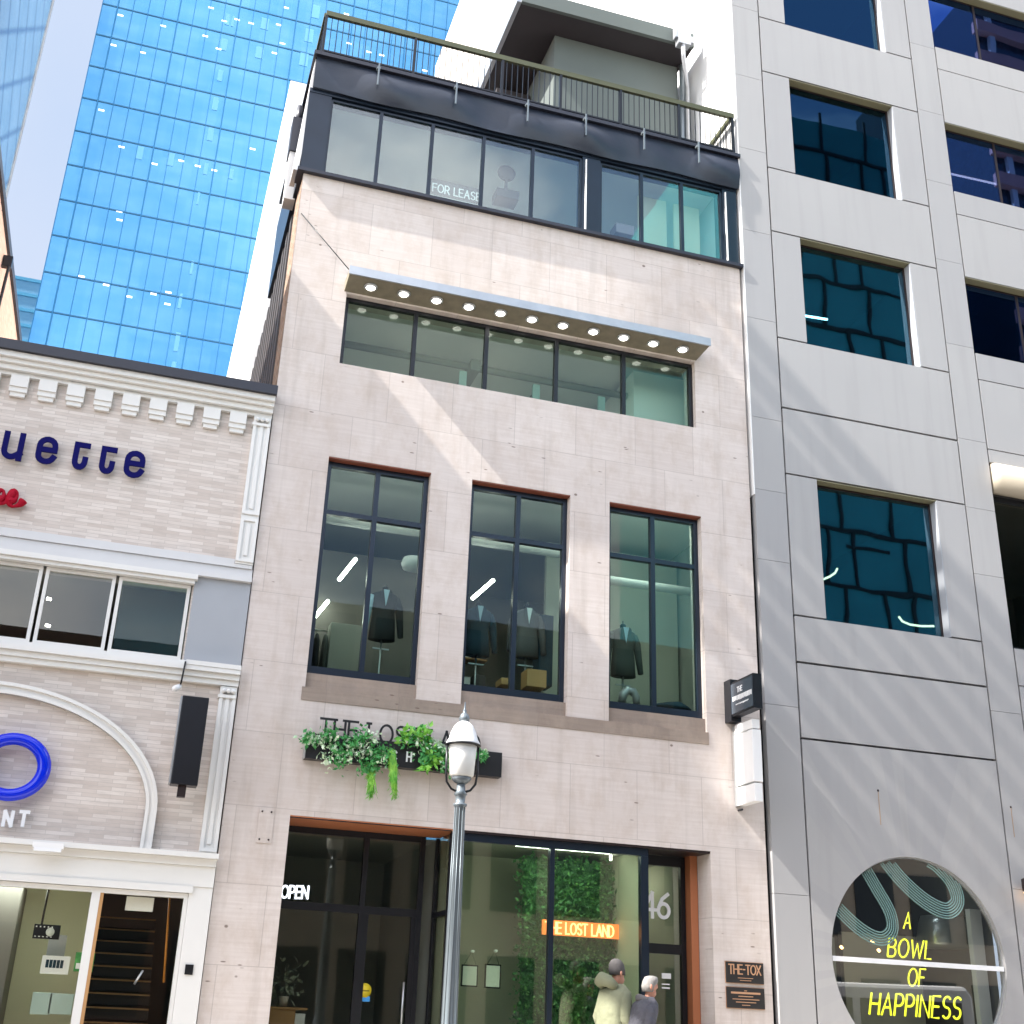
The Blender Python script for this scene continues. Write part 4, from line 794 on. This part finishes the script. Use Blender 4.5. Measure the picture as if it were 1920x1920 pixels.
# ground panel with round opening
gp = MB(); cx, cz_, rr = 11.22, 2.13, 1.43
x0, x1, z0, z1 = bay[0]+.014, bay[1]-.014, 0, 5.125
nseg = 96; ci = []; ou = []
for k in range(nseg):
    q = 2*math.pi*k/nseg; dx, dz = math.cos(q), math.sin(q); ci.append((cx+rr*dx, cz_+rr*dz))
    t_ = min(((x1-cx)/dx if dx > 1e-6 else (x0-cx)/dx if dx < -1e-6 else 1e9), ((z1-cz_)/dz if dz > 1e-6 else (z0-cz_)/dz if dz < -1e-6 else 1e9)); ou.append((cx+t_*dx, cz_+t_*dz))
for k in range(nseg):
    j = (k+1) % nseg
    gp.add([(ci[k][0], YF, ci[k][1]), (ou[k][0], YF, ou[k][1]), (ou[j][0], YF, ou[j][1]), (ci[j][0], YF, ci[j][1])], [(0, 1, 2, 3)]); gp.add([(ci[k][0], YF, ci[k][1]), (ci[j][0], YF, ci[j][1]), (ci[j][0], YF+.06, ci[j][1]), (ci[k][0], YF+.06, ci[k][1])], [(0, 1, 2, 3)])
for (a, b) in ((x0, z1), (x1, z1)): pass
gp.add([(x0, YF, z1), (x1, YF, z1), (x1, YF+.2, z1), (x0, YF+.2, z1)], [(0, 1, 2, 3)]); gp.add([(x1, YF, z0), (x1, YF, z1), (x1, YF+.2, z1), (x1, YF+.2, z0)], [(0, 1, 2, 3)]); gp.add([(x0, YF, z0), (x0, YF, z1), (x0, YF+.2, z1), (x0, YF+.2, z0)], [(0, 1, 2, 3)])
# fill the panel corners outside the rays
for (sx, sz) in ((x0, z1), (x1, z1), (x0, z0), (x1, z0)):
    q = math.atan2(sz-cz_, sx-cx) % (2*math.pi); k = int(q/(2*math.pi)*nseg); j = (k+1) % nseg; gp.add([(ou[k][0], YF, ou[k][1]), (sx, YF, sz), (ou[j][0], YF, ou[j][1])], [(0, 1, 2)])
gp.build('ground_panel', MT['panel'], GB)
bk = MB().wall(8.95, 24, 0, 42, [(9.6, 12.85, .2, 3.9)]+[(10.07, 12.345, a, b) for a, b in wins]+[(13.54, 23, 7.03, 9.8), (13.54, 23, 12.55, 14.17), (13.54, 23, 16.12, 17.77), (13.54, 23, 19.71, 21.4)], YF+.10, .3); bk.build('backing_wall', MT['joint'], GB)
B(8.95, 24, .4, .5, 22.8, 42).build('upper_wall', MT['panel'], GB)
for z0, z1 in wins:
    gl_ = 'g_rb' if z0 < 14 else 'g_rb3'
    B(10.075, 12.34, YF+.005, YF+.17, z1-.026, z1-.013).build('window_head', MT['head'], GB)
    B(12.325, 12.343, YF+.003, YF+.17, z0+.0, z1-.03).build('window_reveal', MT['trimg'], GB)
    f = MB(); f.box(10.075, 12.322, .11, .16, z0+.003, z0+.03); f.box(10.075, 12.322, .11, .16, z1-.06, z1-.03); f.box(12.29, 12.322, .11, .16, z0+.03, z1-.06); f.box(10.075, 10.09, .11, .16, z0+.03, z1-.06)
    fo = f.build('window', MT['bronze'], GB); B(10.08, 12.31, .125, .131, z0+.01, z1-.04).build('pane', MT[gl_], fo)
    room(9.6, 12.9, .41, 5, z0-.4, z1+.35, MT['int_d'], MT['int_d'], MT['int_g'], GB)
for z0, z1 in ((12.55, 14.17), (16.12, 17.77), (19.71, 21.4)):
    B(13.54, 20, YF+.005, YF+.17, z1-.02, z1-.005).build('window_head', MT['head'], GB)
    f = MB(); f.box(13.54, 18, .11, .16, z0, z0+.03); f.box(13.54, 18, .11, .16, z1-.055, z1-.024); f.box(14.74, 14.79, .11, .165, z0+.03, z1-.055); f.box(16.4, 16.45, .11, .165, z0+.03, z1-.055)
    fo = f.build('window', MT['bronze'], GB); B(13.545, 18, .125, .131, z0+.01, z1-.04).build('pane', MT['g_rb2'], fo)
    room(13.2, 18, .41, 5, z0-.3, z1+.3, MT['int_d'], MT['int_d'], MT['int_g'], GB)
f = MB(); f.box(13.54, 18, .11, .16, 7.03, 7.1); f.box(14.3, 14.35, .11, .165, 7.1, 9.75); f.box(13.54, 18, .11, .16, 9.7, 9.8)
fo = f.build('window', MT['black'], GB); B(13.545, 18, .125, .131, 7.05, 9.78).build('pane', MT['g_dark'], fo); room(13.2, 18, .41, 5, 7.0, 10.0, MT['int_d'], MT['int_d'], MT['int_d'], GB)
MB().tube([(13.54, -.05, 10.06), (20, -.05, 10.06)], .27, 28).build('awning_roll', MT['beigeawn'], GB)
# round window
rw = MB(); ringv = []
for k in range(96):
    q = 2*math.pi*k/96; ringv.append([(cx+r*math.cos(q), y, cz_+r*math.sin(q)) for r, y in ((rr+.03, .006), (rr-.02, .006), (rr-.02, .04), (rr+.03, .04))])
for k in range(96):
    a, b = ringv[k], ringv[(k+1) % 96]
    for i in range(4): rw.add([a[i], a[(i+1) % 4], b[(i+1) % 4], b[i]], [(0, 1, 2, 3)])
fo = rw.build('round_window', MT['silver'], GB)
MB().box(cx-1.41, cx+1.41, -.03, .015, 2.06, 2.125).build('glazing_bar', MT['letw'], fo)
gd = MB(); gd.add([(cx, .02, cz_)]+[(cx+(rr-.005)*math.cos(2*math.pi*k/96), .02, cz_+(rr-.02)*math.sin(2*math.pi*k/96)) for k in range(96)], [(0, (k+1) % 96+1, k+1) for k in range(96)]); gd.build('pane', MT['g_round'], fo)
rb_ = MB()
for (pl_, n_) in (([(1558, 1690), (1610, 1740), (1650, 1760), (1672, 1745), (1668, 1710), (1640, 1660), (1618, 1622)], 6), ([(1655, 1606), (1690, 1650), (1735, 1690), (1775, 1708), (1795, 1690), (1785, 1655), (1760, 1625), (1742, 1612)], 7)):
    base = [at(a, b, .03) for a, b in pl_]
    fine = []
    for i in range(len(base)-1):
        p_, q_ = base[max(i-1, 0)], base[i]; r_, s_ = base[i+1], base[min(i+2, len(base)-1)]
        for k in range(6):
            t_ = k/6; fine.append(.5*((2*q_)+(r_-p_)*t_+(2*p_-5*q_+4*r_-s_)*t_*t_+(3*q_-p_-3*r_+s_)*t_**3))
    fine.append(base[-1])
    for j in range(n_):
        off = (j-(n_-1)/2)*.035; path = []
        for i, p_ in enumerate(fine):
            t_ = (fine[min(i+1, len(fine)-1)]-fine[max(i-1, 0)]).normalized(); nn = Vector((-t_.z, 0, t_.x)); path.append(p_+nn*off)
        path = [q for q in path if (q.x-cx)**2+(q.z-cz_)**2 < (rr-.02)**2]
        rb_.tube(path, .0125, 5)
rb_.build('ribbon_decal', MT['ribbon'], fo)
room(9.6, 12.85, .42, 4, 0.01, 4, MT['int_d'], MT['int_d'], MT['int_d'], GB); room_fill(11.8, .7, 3.98, .8, .2, 'panel_d', GB)  # fill panel added above the round opening, out of sight
# neon text
t = thing('happiness_neon', 'yellow handwritten neon words in four lines in the round window', 'neon sign')
for txt, px, py, h, w_ in (('A', 1694, 1741, .23, .8), ('BOWL', 1664, 1793, .25, .93), ('OF', 1702, 1848, .235, .85), ('HAPPINESS', 1630, 1902, .29, .87)):
    m = MB(); p = at(px, py, .3); lettering(m, txt, (p.x, .3, p.z), (1, 0, .0), UZ, NF, h, w_, .2, .105, 0, .22, True); m.build('neon_word', MT['neon_y'], t)
t = thing('round_lamp_shade', 'large silver curved hood hanging inside the round window', 'hood'); p = at(1800, 1745, 1.0)
MB().loft([((p.x-.0, 1.3, p.z-.26), .46, .3, 3), ((p.x, 1.3, p.z-.2), .5, .34, 3), ((p.x, 1.3, p.z+.1), .44, .3, 3), ((p.x, 1.3, p.z+.22), .40, .25, 3)], 28).build('hood', MT['silver'], t)
o = B(11.2, 12.6, 1.9, 2.0, .05, 2.6).build('beige_blind', MT['cream']); tag(o, 'beige ribbed blind below the silver hood in the round window', 'blind')
o = B(10.45, 11.0, 1.8, 1.9, 1.6, 2.5).build('grey_board', MT['trimg']); tag(o, 'grey board deep inside the round window left of the letters', 'board')
o = MB().box(12.55, 12.75, .5, .6, .1, 2.95).build('white_post', MT['letw']); tag(o, 'white vertical post at the right side inside the round window', 'post')
for px, py, lab in ((1576, 1774, 'tiny orange spot lamp at the far left of the round window'), (1634, 1763, 'tiny orange spot lamp above the grey board'), (1646, 1780, 'tiny orange spot lamp touching the grey board corner')):
    o = MB().tube([(0, 0, 0), (.03, 0, -.03)], .022, 8).build('spot_lamp', MT['wallamp']); o.location = at(px, py, 1.0); tag(o, lab, 'spot lamp', 'orange spot lamps in the round window')
# lights seen in the office windows
def arcl(pts, Y, name, lab, mat, r=.02, cat='ceiling lamp'):
    o = MB().tube([at(a, b, Y) for a, b in pts], r, 8).build(name, mat); return tag(o, lab, cat)
arcl([(1508, 592), (1551, 599)], .5, 'tube_lamp', 'lit white tube lamp behind the third office window from the top', MT['tube'], .02)
arcl([(1544, 1086), (1556, 1081), (1566, 1074), (1570, 1066)], .5, 'curved_lamp', 'yellow curved lamp at the lower left of the lowest square office window', MT['arc'], .018)
arcl([(1685, 1156), (1692, 1165), (1706, 1171), (1728, 1174), (1752, 1174)], .5, 'curved_lamp', 'yellow curved lamp at the lower right of the lowest square office window', MT['arc'], .018)
arcl([(1783, 326), (1872, 346)], .45, 'tube_lamp', 'warm tube lamp in the far right office window, second from the top', MT['arc'], .02)
t = thing('wall_lamp', 'amber lit wall lamp at the right edge on the grey building', 'wall lamp'); p = at(1919, 1660, -.1)
MB().lathe([(.03, p.z-.1), (.07, p.z-.08), (.07, p.z+.08), (.03, p.z+.1)], p.x, -.17, 14).build('housing', MT['bronze'], t); MB().lathe([(.05, p.z-.12), (.05, p.z-.101)], p.x, -.17, 14).build('bulb', MT['wallamp'], t)
for px, py, ln in ((1647, 1482, .5), (1896, 1513, .45)):
    p = at(px, py, -.06); o = MB().tube([(p.x, -.054, p.z), (p.x, -.05, p.z)], .018, 8).build('bolt', MT['bronze'], GB); B(p.x-.006, p.x+.006, -.0525, -.0505, p.z-ln, p.z).build('rust_stain', plain('rust_run', (.36, .25, .16), .8), GB)

# ================================================================== towers behind
YT = 86
T1 = thing('blue_glass_tower', 'huge blue glass tower behind the limestone building', 'building')
TL = -14.4; TR = 38
B(TL, TR, YT, YT+40, 0, 150).build('curtain_wall', MT['tower'], T1)
m = MB(); 
for k in range(8, 37): z = k*4.05+ .9; m.box(TL-.02, TR, YT-.06, YT-.003, z-.07, z+.07)
m.build('floor_bands', MT['slab'], T1)
m = MB(); k = 0; x = TL
while x < TR:
    wdt = .12 if k % 4 == 1 else .055; m.box(x-wdt/2, x+wdt/2, YT-.14 if k % 4 == 1 else YT-.1, YT-.062, 30, 150); x += 1.5; k += 1
m.build('mullions', MT['mullion'], T1)
def tl(px, py, w_, h_, mat, name):
    p = at(px, py, YT-.15); o = B(p.x-w_/2, p.x+w_/2, YT-.05, YT-.008, p.z-h_/2, p.z+h_/2).build(name, mat, T1)
for px, py in ((226, 27), (306, 47), (213, 83), (268, 97), (385, 66), (396, 13), (410, 90), (421, 38), (445, 35), (471, 42), (523, 45), (515, 98), (190, 205), (290, 306), (228, 274), (224, 395), (224, 411), (199, 533), (242, 555), (288, 550), (316, 547), (314, 569), (537, 13), (650, 25), (655, 80), (692, 96), (716, 102), (797, 131), (474, 278), (530, 80), (153, 517), (340, 300), (371, 310), (402, 318)):
    tl(px, py, .55, .17, MT['officel'], 'ceiling_or_fill_light')
for px, py, w_, h_ in ((427, 35, .5, 1.6), (437, 38, .3, 1.6), (420, 82, .8, 1.7), (497, 43, 1.0, 1.7), (487, 97, 1.0, 1.7), (413, 140, .6, 1.6), (404, 193, .7, 1.8), (395, 250, .7, 1.8), (262, 285, .8, 1.7), (320, 297, .8, 1.7), (386, 315, .5, 1.5), (434, 325, .5, 1.3), (372, 370, .25, 1.7), (360, 500, .3, 1.7), (338, 563, .35, 1.8), (332, 640, .5, 2.2), (325, 690, .5, 1.6), (592, 20, 1.1, 2.0), (580, 65, 1.1, 2.0), (570, 110, 1.1, 1.9)):
    tl(px, py, w_*.8, h_*.9, MT['officeb'], 'lit_window_strip')
T2 = thing('lattice_tower', 'pale glass tower with a diagonal lattice in the top left corner', 'building')
p = at(100, 0, 90); B(p.x-40, p.x, 40, 90, 0, 150).build('curtain_wall', MT['lattice'], T2)
B(p.x-.02, p.x+.12, 89.9, 90.05, 0, 150).build('corner_trim', MT['white'], T2)
T3 = thing('far_office_block', 'pale cyan office block low between the lattice tower and the blue tower', 'building')
p = at(22, 515, 120); q = at(75, 527, 120); B(p.x-20, q.x+6, 120, 150, 0, p.z).build('curtain_wall', plain('pale_cyan_glass', (.30, .58, .78), .2, .4, .1, .2), T3)
m = MB()
for k in range(20): m.box(p.x-20, q.x+6, 119.85, 119.99, p.z-.5-k*2.1, p.z-.1-k*2.1)
m.build('floor_bands', plain('mid_cyan_band', (.12, .42, .66), .3), T3)
# neighbour on the far left: casts the long diagonal shade, its side wall shows at the left edge
# unseen slats added up on the left to cut sunlight into thin streaks
RS = thing('sun_streak_screen', 'unseen slatted screen added above the left edge to streak the sunlight', 'screen')
z = 24.3
while z < 30.6: B(-9.1, -8.95, -4.2, -2.0, z, z+.43).build('slat', MT['galv'], RS); z += .70
B(-9.1, -8.95, -4.6, -2.45, 21.8, 24.2).build('panel', MT['galv'], RS)  # solid sheet added to shade the lower part of the grey building
for y_ in (-4.15, -2.1): MB().tube([(-9.2, y_, 17.6), (-9.2, y_, 30.6)], .06, 8).build('post', MT['galv'], RS)
MB().box(-9.3, -9.1, -4.6, 1, 17.61, 17.9).build('base_beam', MT['galv'], RS)
T4 = thing('pink_brick_building', 'tall pinkish brick building at the far left edge', 'building')
B(-14, -4.67, -1.65, 34, 0, 17.4).build('wall', MT['brickp'], T4); B(-14.05, -4.6, -1.7, 34.05, 17.403, 17.6).build('roof_edge', MT['roofb'], T4)
for y_ in (6, 10.5, 15.2): MB().box(-4.66, -4.45, y_, y_+.12, 16.8, 17.1).tube([(-4.5, y_, 16.8), (-4.6, y_+.1, 9)], .04, 6).build('pipe', MT['black'], T4)

# ================================================================== across the street (seen only in reflections)
def facade(name, label, x0, x1, y, z1, mat, glassm, fh, bw, fr_, cat='building'):
    t = thing(name, label, cat); B(x0, x1, y-12, y, -.1, z1).build('wall', mat, t); m = MB(); z = .6
    while z+fh*.6 < z1:
        x = x0+.4
        while x+bw*.6 < x1: m.box(x, x+bw*fr_, y+.002, y+.04, z, z+fh*.62); x += bw
        z += fh
    m.build('windows', glassm, t); return t
gd_ = plain('dark_opposite_glass', (.02, .03, .035), .1, 0, .3)
facade('opposite_shop', 'low brown brick building across the street', -14, 4, -19, 10.5, plain('brown_brick_far', (.20, .13, .10), .9), gd_, 3.4, 2.2, .7)
facade('opposite_shop', 'low buff brick building across the street', 4.2, 32, -19, 12.5, plain('buff_brick_far', (.36, .32, .26), .9), gd_, 3.2, 2.0, .7)
tg = thing('opposite_glass_tower', 'dark teal glass tower across the street', 'building'); B(34, 51, -65, -45, 0, 62).build('curtain_wall', plain('teal_curtain_glass', (.05, .33, .40), .35, .1, .35, .15), tg)
m = MB()
for k in range(17): m.box(34, 51, -44.99, -44.9, k*3.7, k*3.7+.28)
rnd = random.Random(12)
for k in range(17):
    x = 34+rnd.choice((0, .9, 1.8))
    while x <= 51: m.box(x-.1, x+.1, -44.985, -44.88, k*3.7+.28, k*3.7+3.7); x += rnd.choice((2.0, 2.8, 3.6))
for k in range(22): x = rnd.uniform(34, 47); z = rnd.uniform(2, 58); m.box(x, x+rnd.uniform(1.5, 4), -44.98, -44.9, z, z+.2)
m.build('mullions', plain('dark_mullion', (.008, .012, .015), .5), tg)
tp = thing('opposite_brick_tower', 'pink brick apartment tower with balconies across the street', 'building'); B(56.5, 80, -62, -45, 0, 80).build('wall', gd_, tp)
m = MB()
for k in range(27): m.box(56.2, 80, -45, -44.4, k*3+.2, k*3+1.3)
x = 57.5
m.build('balcony_bands', plain('pink_band', (.55, .25, .19), .8), tp)
m = MB()
while x < 80: m.box(x, x+.5, -45, -44.7, 0, 80); x += 4.5
m.build('columns', plain('white_columns', (.6, .55, .5), .8), tp)

# ================================================================== street lamp
t = thing('street_lamp', 'old fashioned street lamp with white domed lantern on a grey post', 'street lamp')
YL = -3.0; base = at(840, 1920, YL); topp = at(864, 1500, YL); lx = (base.x+topp.x)/2
zc = lambda py: at(866, py, YL).z
z_p, z_b, z_g0, z_g1, z_d, z_t = zc(1492), zc(1470), zc(1458), zc(1398), zc(1360), zc(1333)
lx = at(864, 1480, YL).x
po = MB().lathe([(.17, 0), (.17, .35), (.14, .4), (.12, .8), (.10, .9), (.082, 1.0), (.055, z_p-.12), (.075, z_p-.11), (.075, z_p-.09), (.05, z_p-.08), (.058, z_p), (.075, z_p+.01), (.05, z_p+.05), (.045, z_p+.12)], lx, YL, 24)
for k in range(10):
    q = 2*math.pi*k/10; po.tube([(lx+.083*math.cos(q), YL+.083*math.sin(q), 1.0), (lx+.056*math.cos(q), YL+.056*math.sin(q), z_p-.12)], .005, 5)
po.build('post', MT['lampp'], t)
hw = .155
MB().lathe([(hw*.62, z_g0), (hw*.86, z_g0+.02), (hw, z_g1), (hw*.98, z_g1+.005)], lx, YL, 28).build('globe', MT['frost'], t)
MB().lathe([(.03, z_g0-.08), (.08, z_g0-.05), (hw*.7, z_g0-.02), (hw*.7, z_g0-.002)], lx, YL, 24).build('bowl', MT['lampp'], t)
zr = z_g1+.008
MB().lathe([(hw*1.22, zr), (hw*1.22, zr+.02), (hw*1.05, zr+.06), (hw*.9, zr+.14), (hw*.66, zr+.215), (hw*.36, zr+.255), (hw*.3, zr+.26)], lx, YL, 32).build('dome', MT['letw'], t)
MB().lathe([(.055, zr+.262), (.06, zr+.30), (.045, zr+.34), (.02, zr+.36), (.025, zr+.38), (.012, zr+.40), (.006, zr+.48)], lx, YL, 16).build('finial', MT['lampp'], t)
MB().lathe([(hw*1.26, zr-.012), (hw*1.3, zr-.004), (hw*1.26, zr+.004)], lx, YL, 32).build('dome_rim', MT['black'], t)
for sg in (-1, 1): MB().tube([(lx+sg*hw*1.15, YL, zr), (lx+sg*hw*1.15, YL, z_g0+.05), (lx+sg*hw*1.05, YL, z_g0-.06), (lx+sg*hw*.7, YL, z_g0-.13), (lx+sg*.03, YL, z_g0-.16)], .013, 8).build('yoke_arm', MT['black'], t)

# ================================================================== people
def skin_mesh(name, joints, edges, mat, root):
    me = bpy.data.meshes.new(name); me.from_pydata([j[0] for j in joints], edges, []); o = bpy.data.objects.new(name, me); S.collection.objects.link(o)
    md = o.modifiers.new('s', 'SKIN'); md.use_smooth_shade = True
    for i, j in enumerate(joints):
        r = j[1] if isinstance(j[1], tuple) else (j[1], j[1]); o.data.skin_vertices[0].data[i].radius = r
    o.data.skin_vertices[0].data[root].use_root = True
    sd = o.modifiers.new('d', 'SUBSURF'); sd.levels = 2; sd.render_levels = 2
    dg = bpy.context.evaluated_depsgraph_get(); ev = o.evaluated_get(dg); nm = bpy.data.meshes.new_from_object(ev); bpy.data.objects.remove(o)
    nm.materials.clear(); nm.materials.append(mat)
    for p_ in nm.polygons: p_.use_smooth = True
    b = bpy.data.objects.new(name, nm); S.collection.objects.link(b); return b
def person(px, py, Y, H, turn, label, coat, coatlen, headgear, trousers, lean=.0):
    """walks towards local +x; joints in metres for a height of H"""
    k = H/1.78
    J = [((0, 0, .96), (.12, .15)), ((.01, 0, 1.15), (.11, .14)), ((.03, 0, 1.36), (.11, .17)), ((.045, 0, 1.47), .06), ((.055, 0, 1.53), .052), ((.065, 0, 1.60), (.075, .068)), ((.075, 0, 1.68), (.088, .074)), ((.065, 0, 1.745), (.065, .06)),
         ((.03, .17, 1.42), .055), ((-.05, .22, 1.16), .043), ((.05, .25, .93), .035), ((.08, .25, .85), .034),
         ((.03, -.17, 1.42), .055), ((.02, -.23, 1.15), .043), ((.13, -.24, .95), .035), ((.17, -.235, .87), .034),
         ((.01, .09, .9), .085), ((.16, .09, .5), .062), ((.10, .09, .1), .042), ((.2, .095, .045), .035),
         ((-.01, -.09, .9), .085), ((-.02, -.09, .5), .062), ((-.28, -.09, .17), .042), ((-.2, -.095, .06), .035),
         ((.165, 0, 1.655), .016), ((.15, 0, 1.575), .035)]
    for i, (a, r) in enumerate(J): J[i] = ((a[0]*k+lean*max(0, a[2]-.9), a[1]*k, a[2]*k), tuple(x*k for x in r) if isinstance(r, tuple) else r*k)
    Ed = [(0, 1), (1, 2), (2, 3), (3, 4), (4, 5), (5, 6), (6, 7), (2, 8), (8, 9), (9, 10), (10, 11), (2, 12), (12, 13), (13, 14), (14, 15), (0, 16), (16, 17), (17, 18), (18, 19), (0, 20), (20, 21), (21, 22), (22, 23), (6, 24), (5, 25)]
    # five short fingers on each hand
    for hnd in (11, 15):
        hx, hy, hz = J[hnd][0]
        for f_, (dx, ln) in enumerate(((-.03, .06), (-.01, .08), (.01, .085), (.028, .075), (.045, .045))):
            n0 = len(J); J.append(((hx+dx*.8, hy, hz-.03), .009)); J.append(((hx+dx+.015, hy*.98, hz-.03-ln), .008)); Ed += [(hnd, n0), (n0, n0+1)]
    b = skin_mesh('person', J, Ed, MT['skin'], 0); tag(b, label, 'person')
    L = lambda z: lean*max(0, z-.9)
    m = MB(); q = lambda z, rx, ry, dx=0: ((dx*k+L(z*k), 0, z*k), rx*k, ry*k, 2.3)
    m.loft([q(coatlen, .19, .24), q(coatlen+.02, .2, .25), q(1.0, .175, .225), q(1.2, .17, .235), q(1.36, .17, .25, .02), q(1.45, .15, .235, .03), q(1.495, .115, .17, .04), q(1.54, .08, .095, .05)], 28)
    for i0 in (8, 12):
        c = [Vector(J[i0+i][0]) for i in range(4)]; c[0].y *= .86
        m.tube([c[0]+Vector((0, 0, .01)), c[0].lerp(c[1], .3), c[1], c[2]], [.095*k, .098*k, .078*k, .058*k], 14)
    jk = m.build('jacket', coat, b)
    hx_, hz_ = .065*k+L(1.66*k), 1.655*k
    for sg in (-1, 1):
        MB().loft([((hx_-.005, sg*.078*k, hz_-.035), .008, .006), ((hx_-.008, sg*.086*k, hz_-.005), .016, .009), ((hx_-.008, sg*.088*k, hz_+.02), .018, .009), ((hx_-.008, sg*.084*k, hz_+.035), .008, .005)], 10).build('ear', MT['skin'], b)
        MB().loft([((hx_+.083*k, sg*.032*k, hz_+.012), .004, .008), ((hx_+.086*k, sg*.032*k, hz_+.02), .006, .013), ((hx_+.083*k, sg*.032*k, hz_+.028), .004, .008)], 8).build('eye', MT['letb'], b)
    MB().tube([(hx_+.079*k, -.024*k, hz_-.058*k), (hx_+.087*k, 0, hz_-.056*k), (hx_+.079*k, .024*k, hz_-.058*k)], .005, 6).build('mouth', MT['wine'], b)
    if headgear == 'beanie':
        hd = MB().loft([((.062*k+L(1.7), 0, 1.64*k), .102*k, .086*k), ((.055*k+L(1.7), 0, 1.70*k), .108*k, .092*k), ((.05*k+L(1.7), 0, 1.76*k), .098*k, .084*k), ((.045*k+L(1.7), 0, 1.81*k), .065*k, .056*k), ((.04*k+L(1.7), 0, 1.828*k), .02*k, .02*k)], 20)
        hd.build('beanie', MT['beanie'], b)
        hd = MB().tube([(-.05, .13, 1.50*k), (-.14, .09, 1.56*k), (-.175, 0, 1.585*k), (-.14, -.09, 1.56*k), (-.05, -.13, 1.50*k)], [.05, .075, .085, .075, .05], 14); hd.build('hood', coat, b)
    else:
        hd = MB().loft([((.03*k+L(1.66), 0, 1.60*k), .075*k, .083*k), ((.035*k+L(1.7), 0, 1.67*k), .098*k, .086*k), ((.06*k+L(1.7), 0, 1.735*k), .105*k, .086*k), ((.07*k+L(1.7), 0, 1.785*k), .085*k, .07*k), ((.07*k+L(1.7), 0, 1.80*k), .03*k, .03*k)], 20)
        hd.build('hair', MT['hairw'], b)
        MB().tube([(.09+L(1.5), .07, 1.46*k), (.0+L(1.5), .1, 1.49*k), (-.07+L(1.5), 0, 1.52*k), (.0+L(1.5), -.1, 1.49*k), (.09+L(1.5), -.07, 1.46*k)], [.03, .045, .05, .045, .03], 12).build('collar', MT['suit3'], b)
    m = MB()
    for i0 in (16, 20):
        c = [Vector(J[i0+i][0]) for i in range(3)]; m.tube([c[0]+Vector((0, 0, .06)), c[0], c[1], c[2]+Vector((0, 0, .0))], [.1*k, .1*k, .078*k, .06*k], 14)
    m.build('trousers', trousers, b)
    for i0 in (19, 23):
        c = Vector(J[i0][0]); m = MB().loft([((c.x-.03, c.y, c.z-.05), .14, .048), ((c.x-.03, c.y, c.z-.02), .14, .05), ((c.x-.05, c.y, c.z+.03), .10, .045), ((c.x-.09, c.y, c.z+.08), .05, .04)], 16); m.build('shoe', MT['shoe'], b)
    p = at(px, py, Y); b.location = (p.x-.06, Y, 0); b.rotation_euler = (0, 0, turn)
    return b
person(1158, 1807, -.62, 1.84, R(14), 'person in sage green hooded parka and grey beanie walking right past the shop window', MT['parka'], .72, 'beanie', MT['trouser'])
person(1206, 1833, -.95, 1.68, R(-4), 'person with pale grey hair and grey jacket walking right by the street door', MT['greyj'], .88, 'hair', MT['trouser'], lean=.12)

# ================================================================== parked van (its reflection fills the round window)
V = thing('parked_van', 'white van parked across the street', 'van'); V.location = (16.6, -10.2, -.146)
prof = [(-2.5, .45), (-2.55, .95), (-2.25, 1.15), (-1.55, 2.05), (-1.2, 2.25), (2.4, 2.3), (2.55, 2.1), (2.6, .45)]
n = len(prof); MB().add([(x, -.98, z) for x, z in prof]+[(x, .98, z) for x, z in prof], [tuple(range(n)), tuple(range(2*n-1, n-1, -1))]+[(i, i+n, (i+1) % n+n, (i+1) % n) for i in range(n)]).build('body', MT['van'], V, bevel=.09)
MB().add([(-2.19, -.85, 1.23), (-2.19, .85, 1.23), (-1.66, .8, 1.95), (-1.66, -.8, 1.95)], [(0, 1, 2, 3)]).build('windscreen', MT['black'], V).location = (-.06, 0, .04)
for sg in (-1, 1):
    MB().box(-1.75, -.6, sg*.985, sg*1.0, 1.25, 1.95).build('side_window', MT['black'], V); MB().box(-.4, 2.2, sg*.985, sg*1.0, 1.3, 1.95).build('side_window', MT['black'], V)
    MB().box(-2.62, -2.5, sg*.55, sg*.9, .78, .98).build('headlight', MT['silver'], V)
    for xx in (-1.65, 1.65):
        o = MB().lathe([(.30, -.1), (.35, -.08), (.35, .08), (.30, .1)], 0, 0, 24).build('wheel', MT['tyre'], V); o.location = (xx, sg*.86, .35); o.rotation_euler = (R(90), 0, 0)
MB().box(-2.66, -2.52, -.9, .9, .45, .62).build('bumper', MT['lampp'], V)
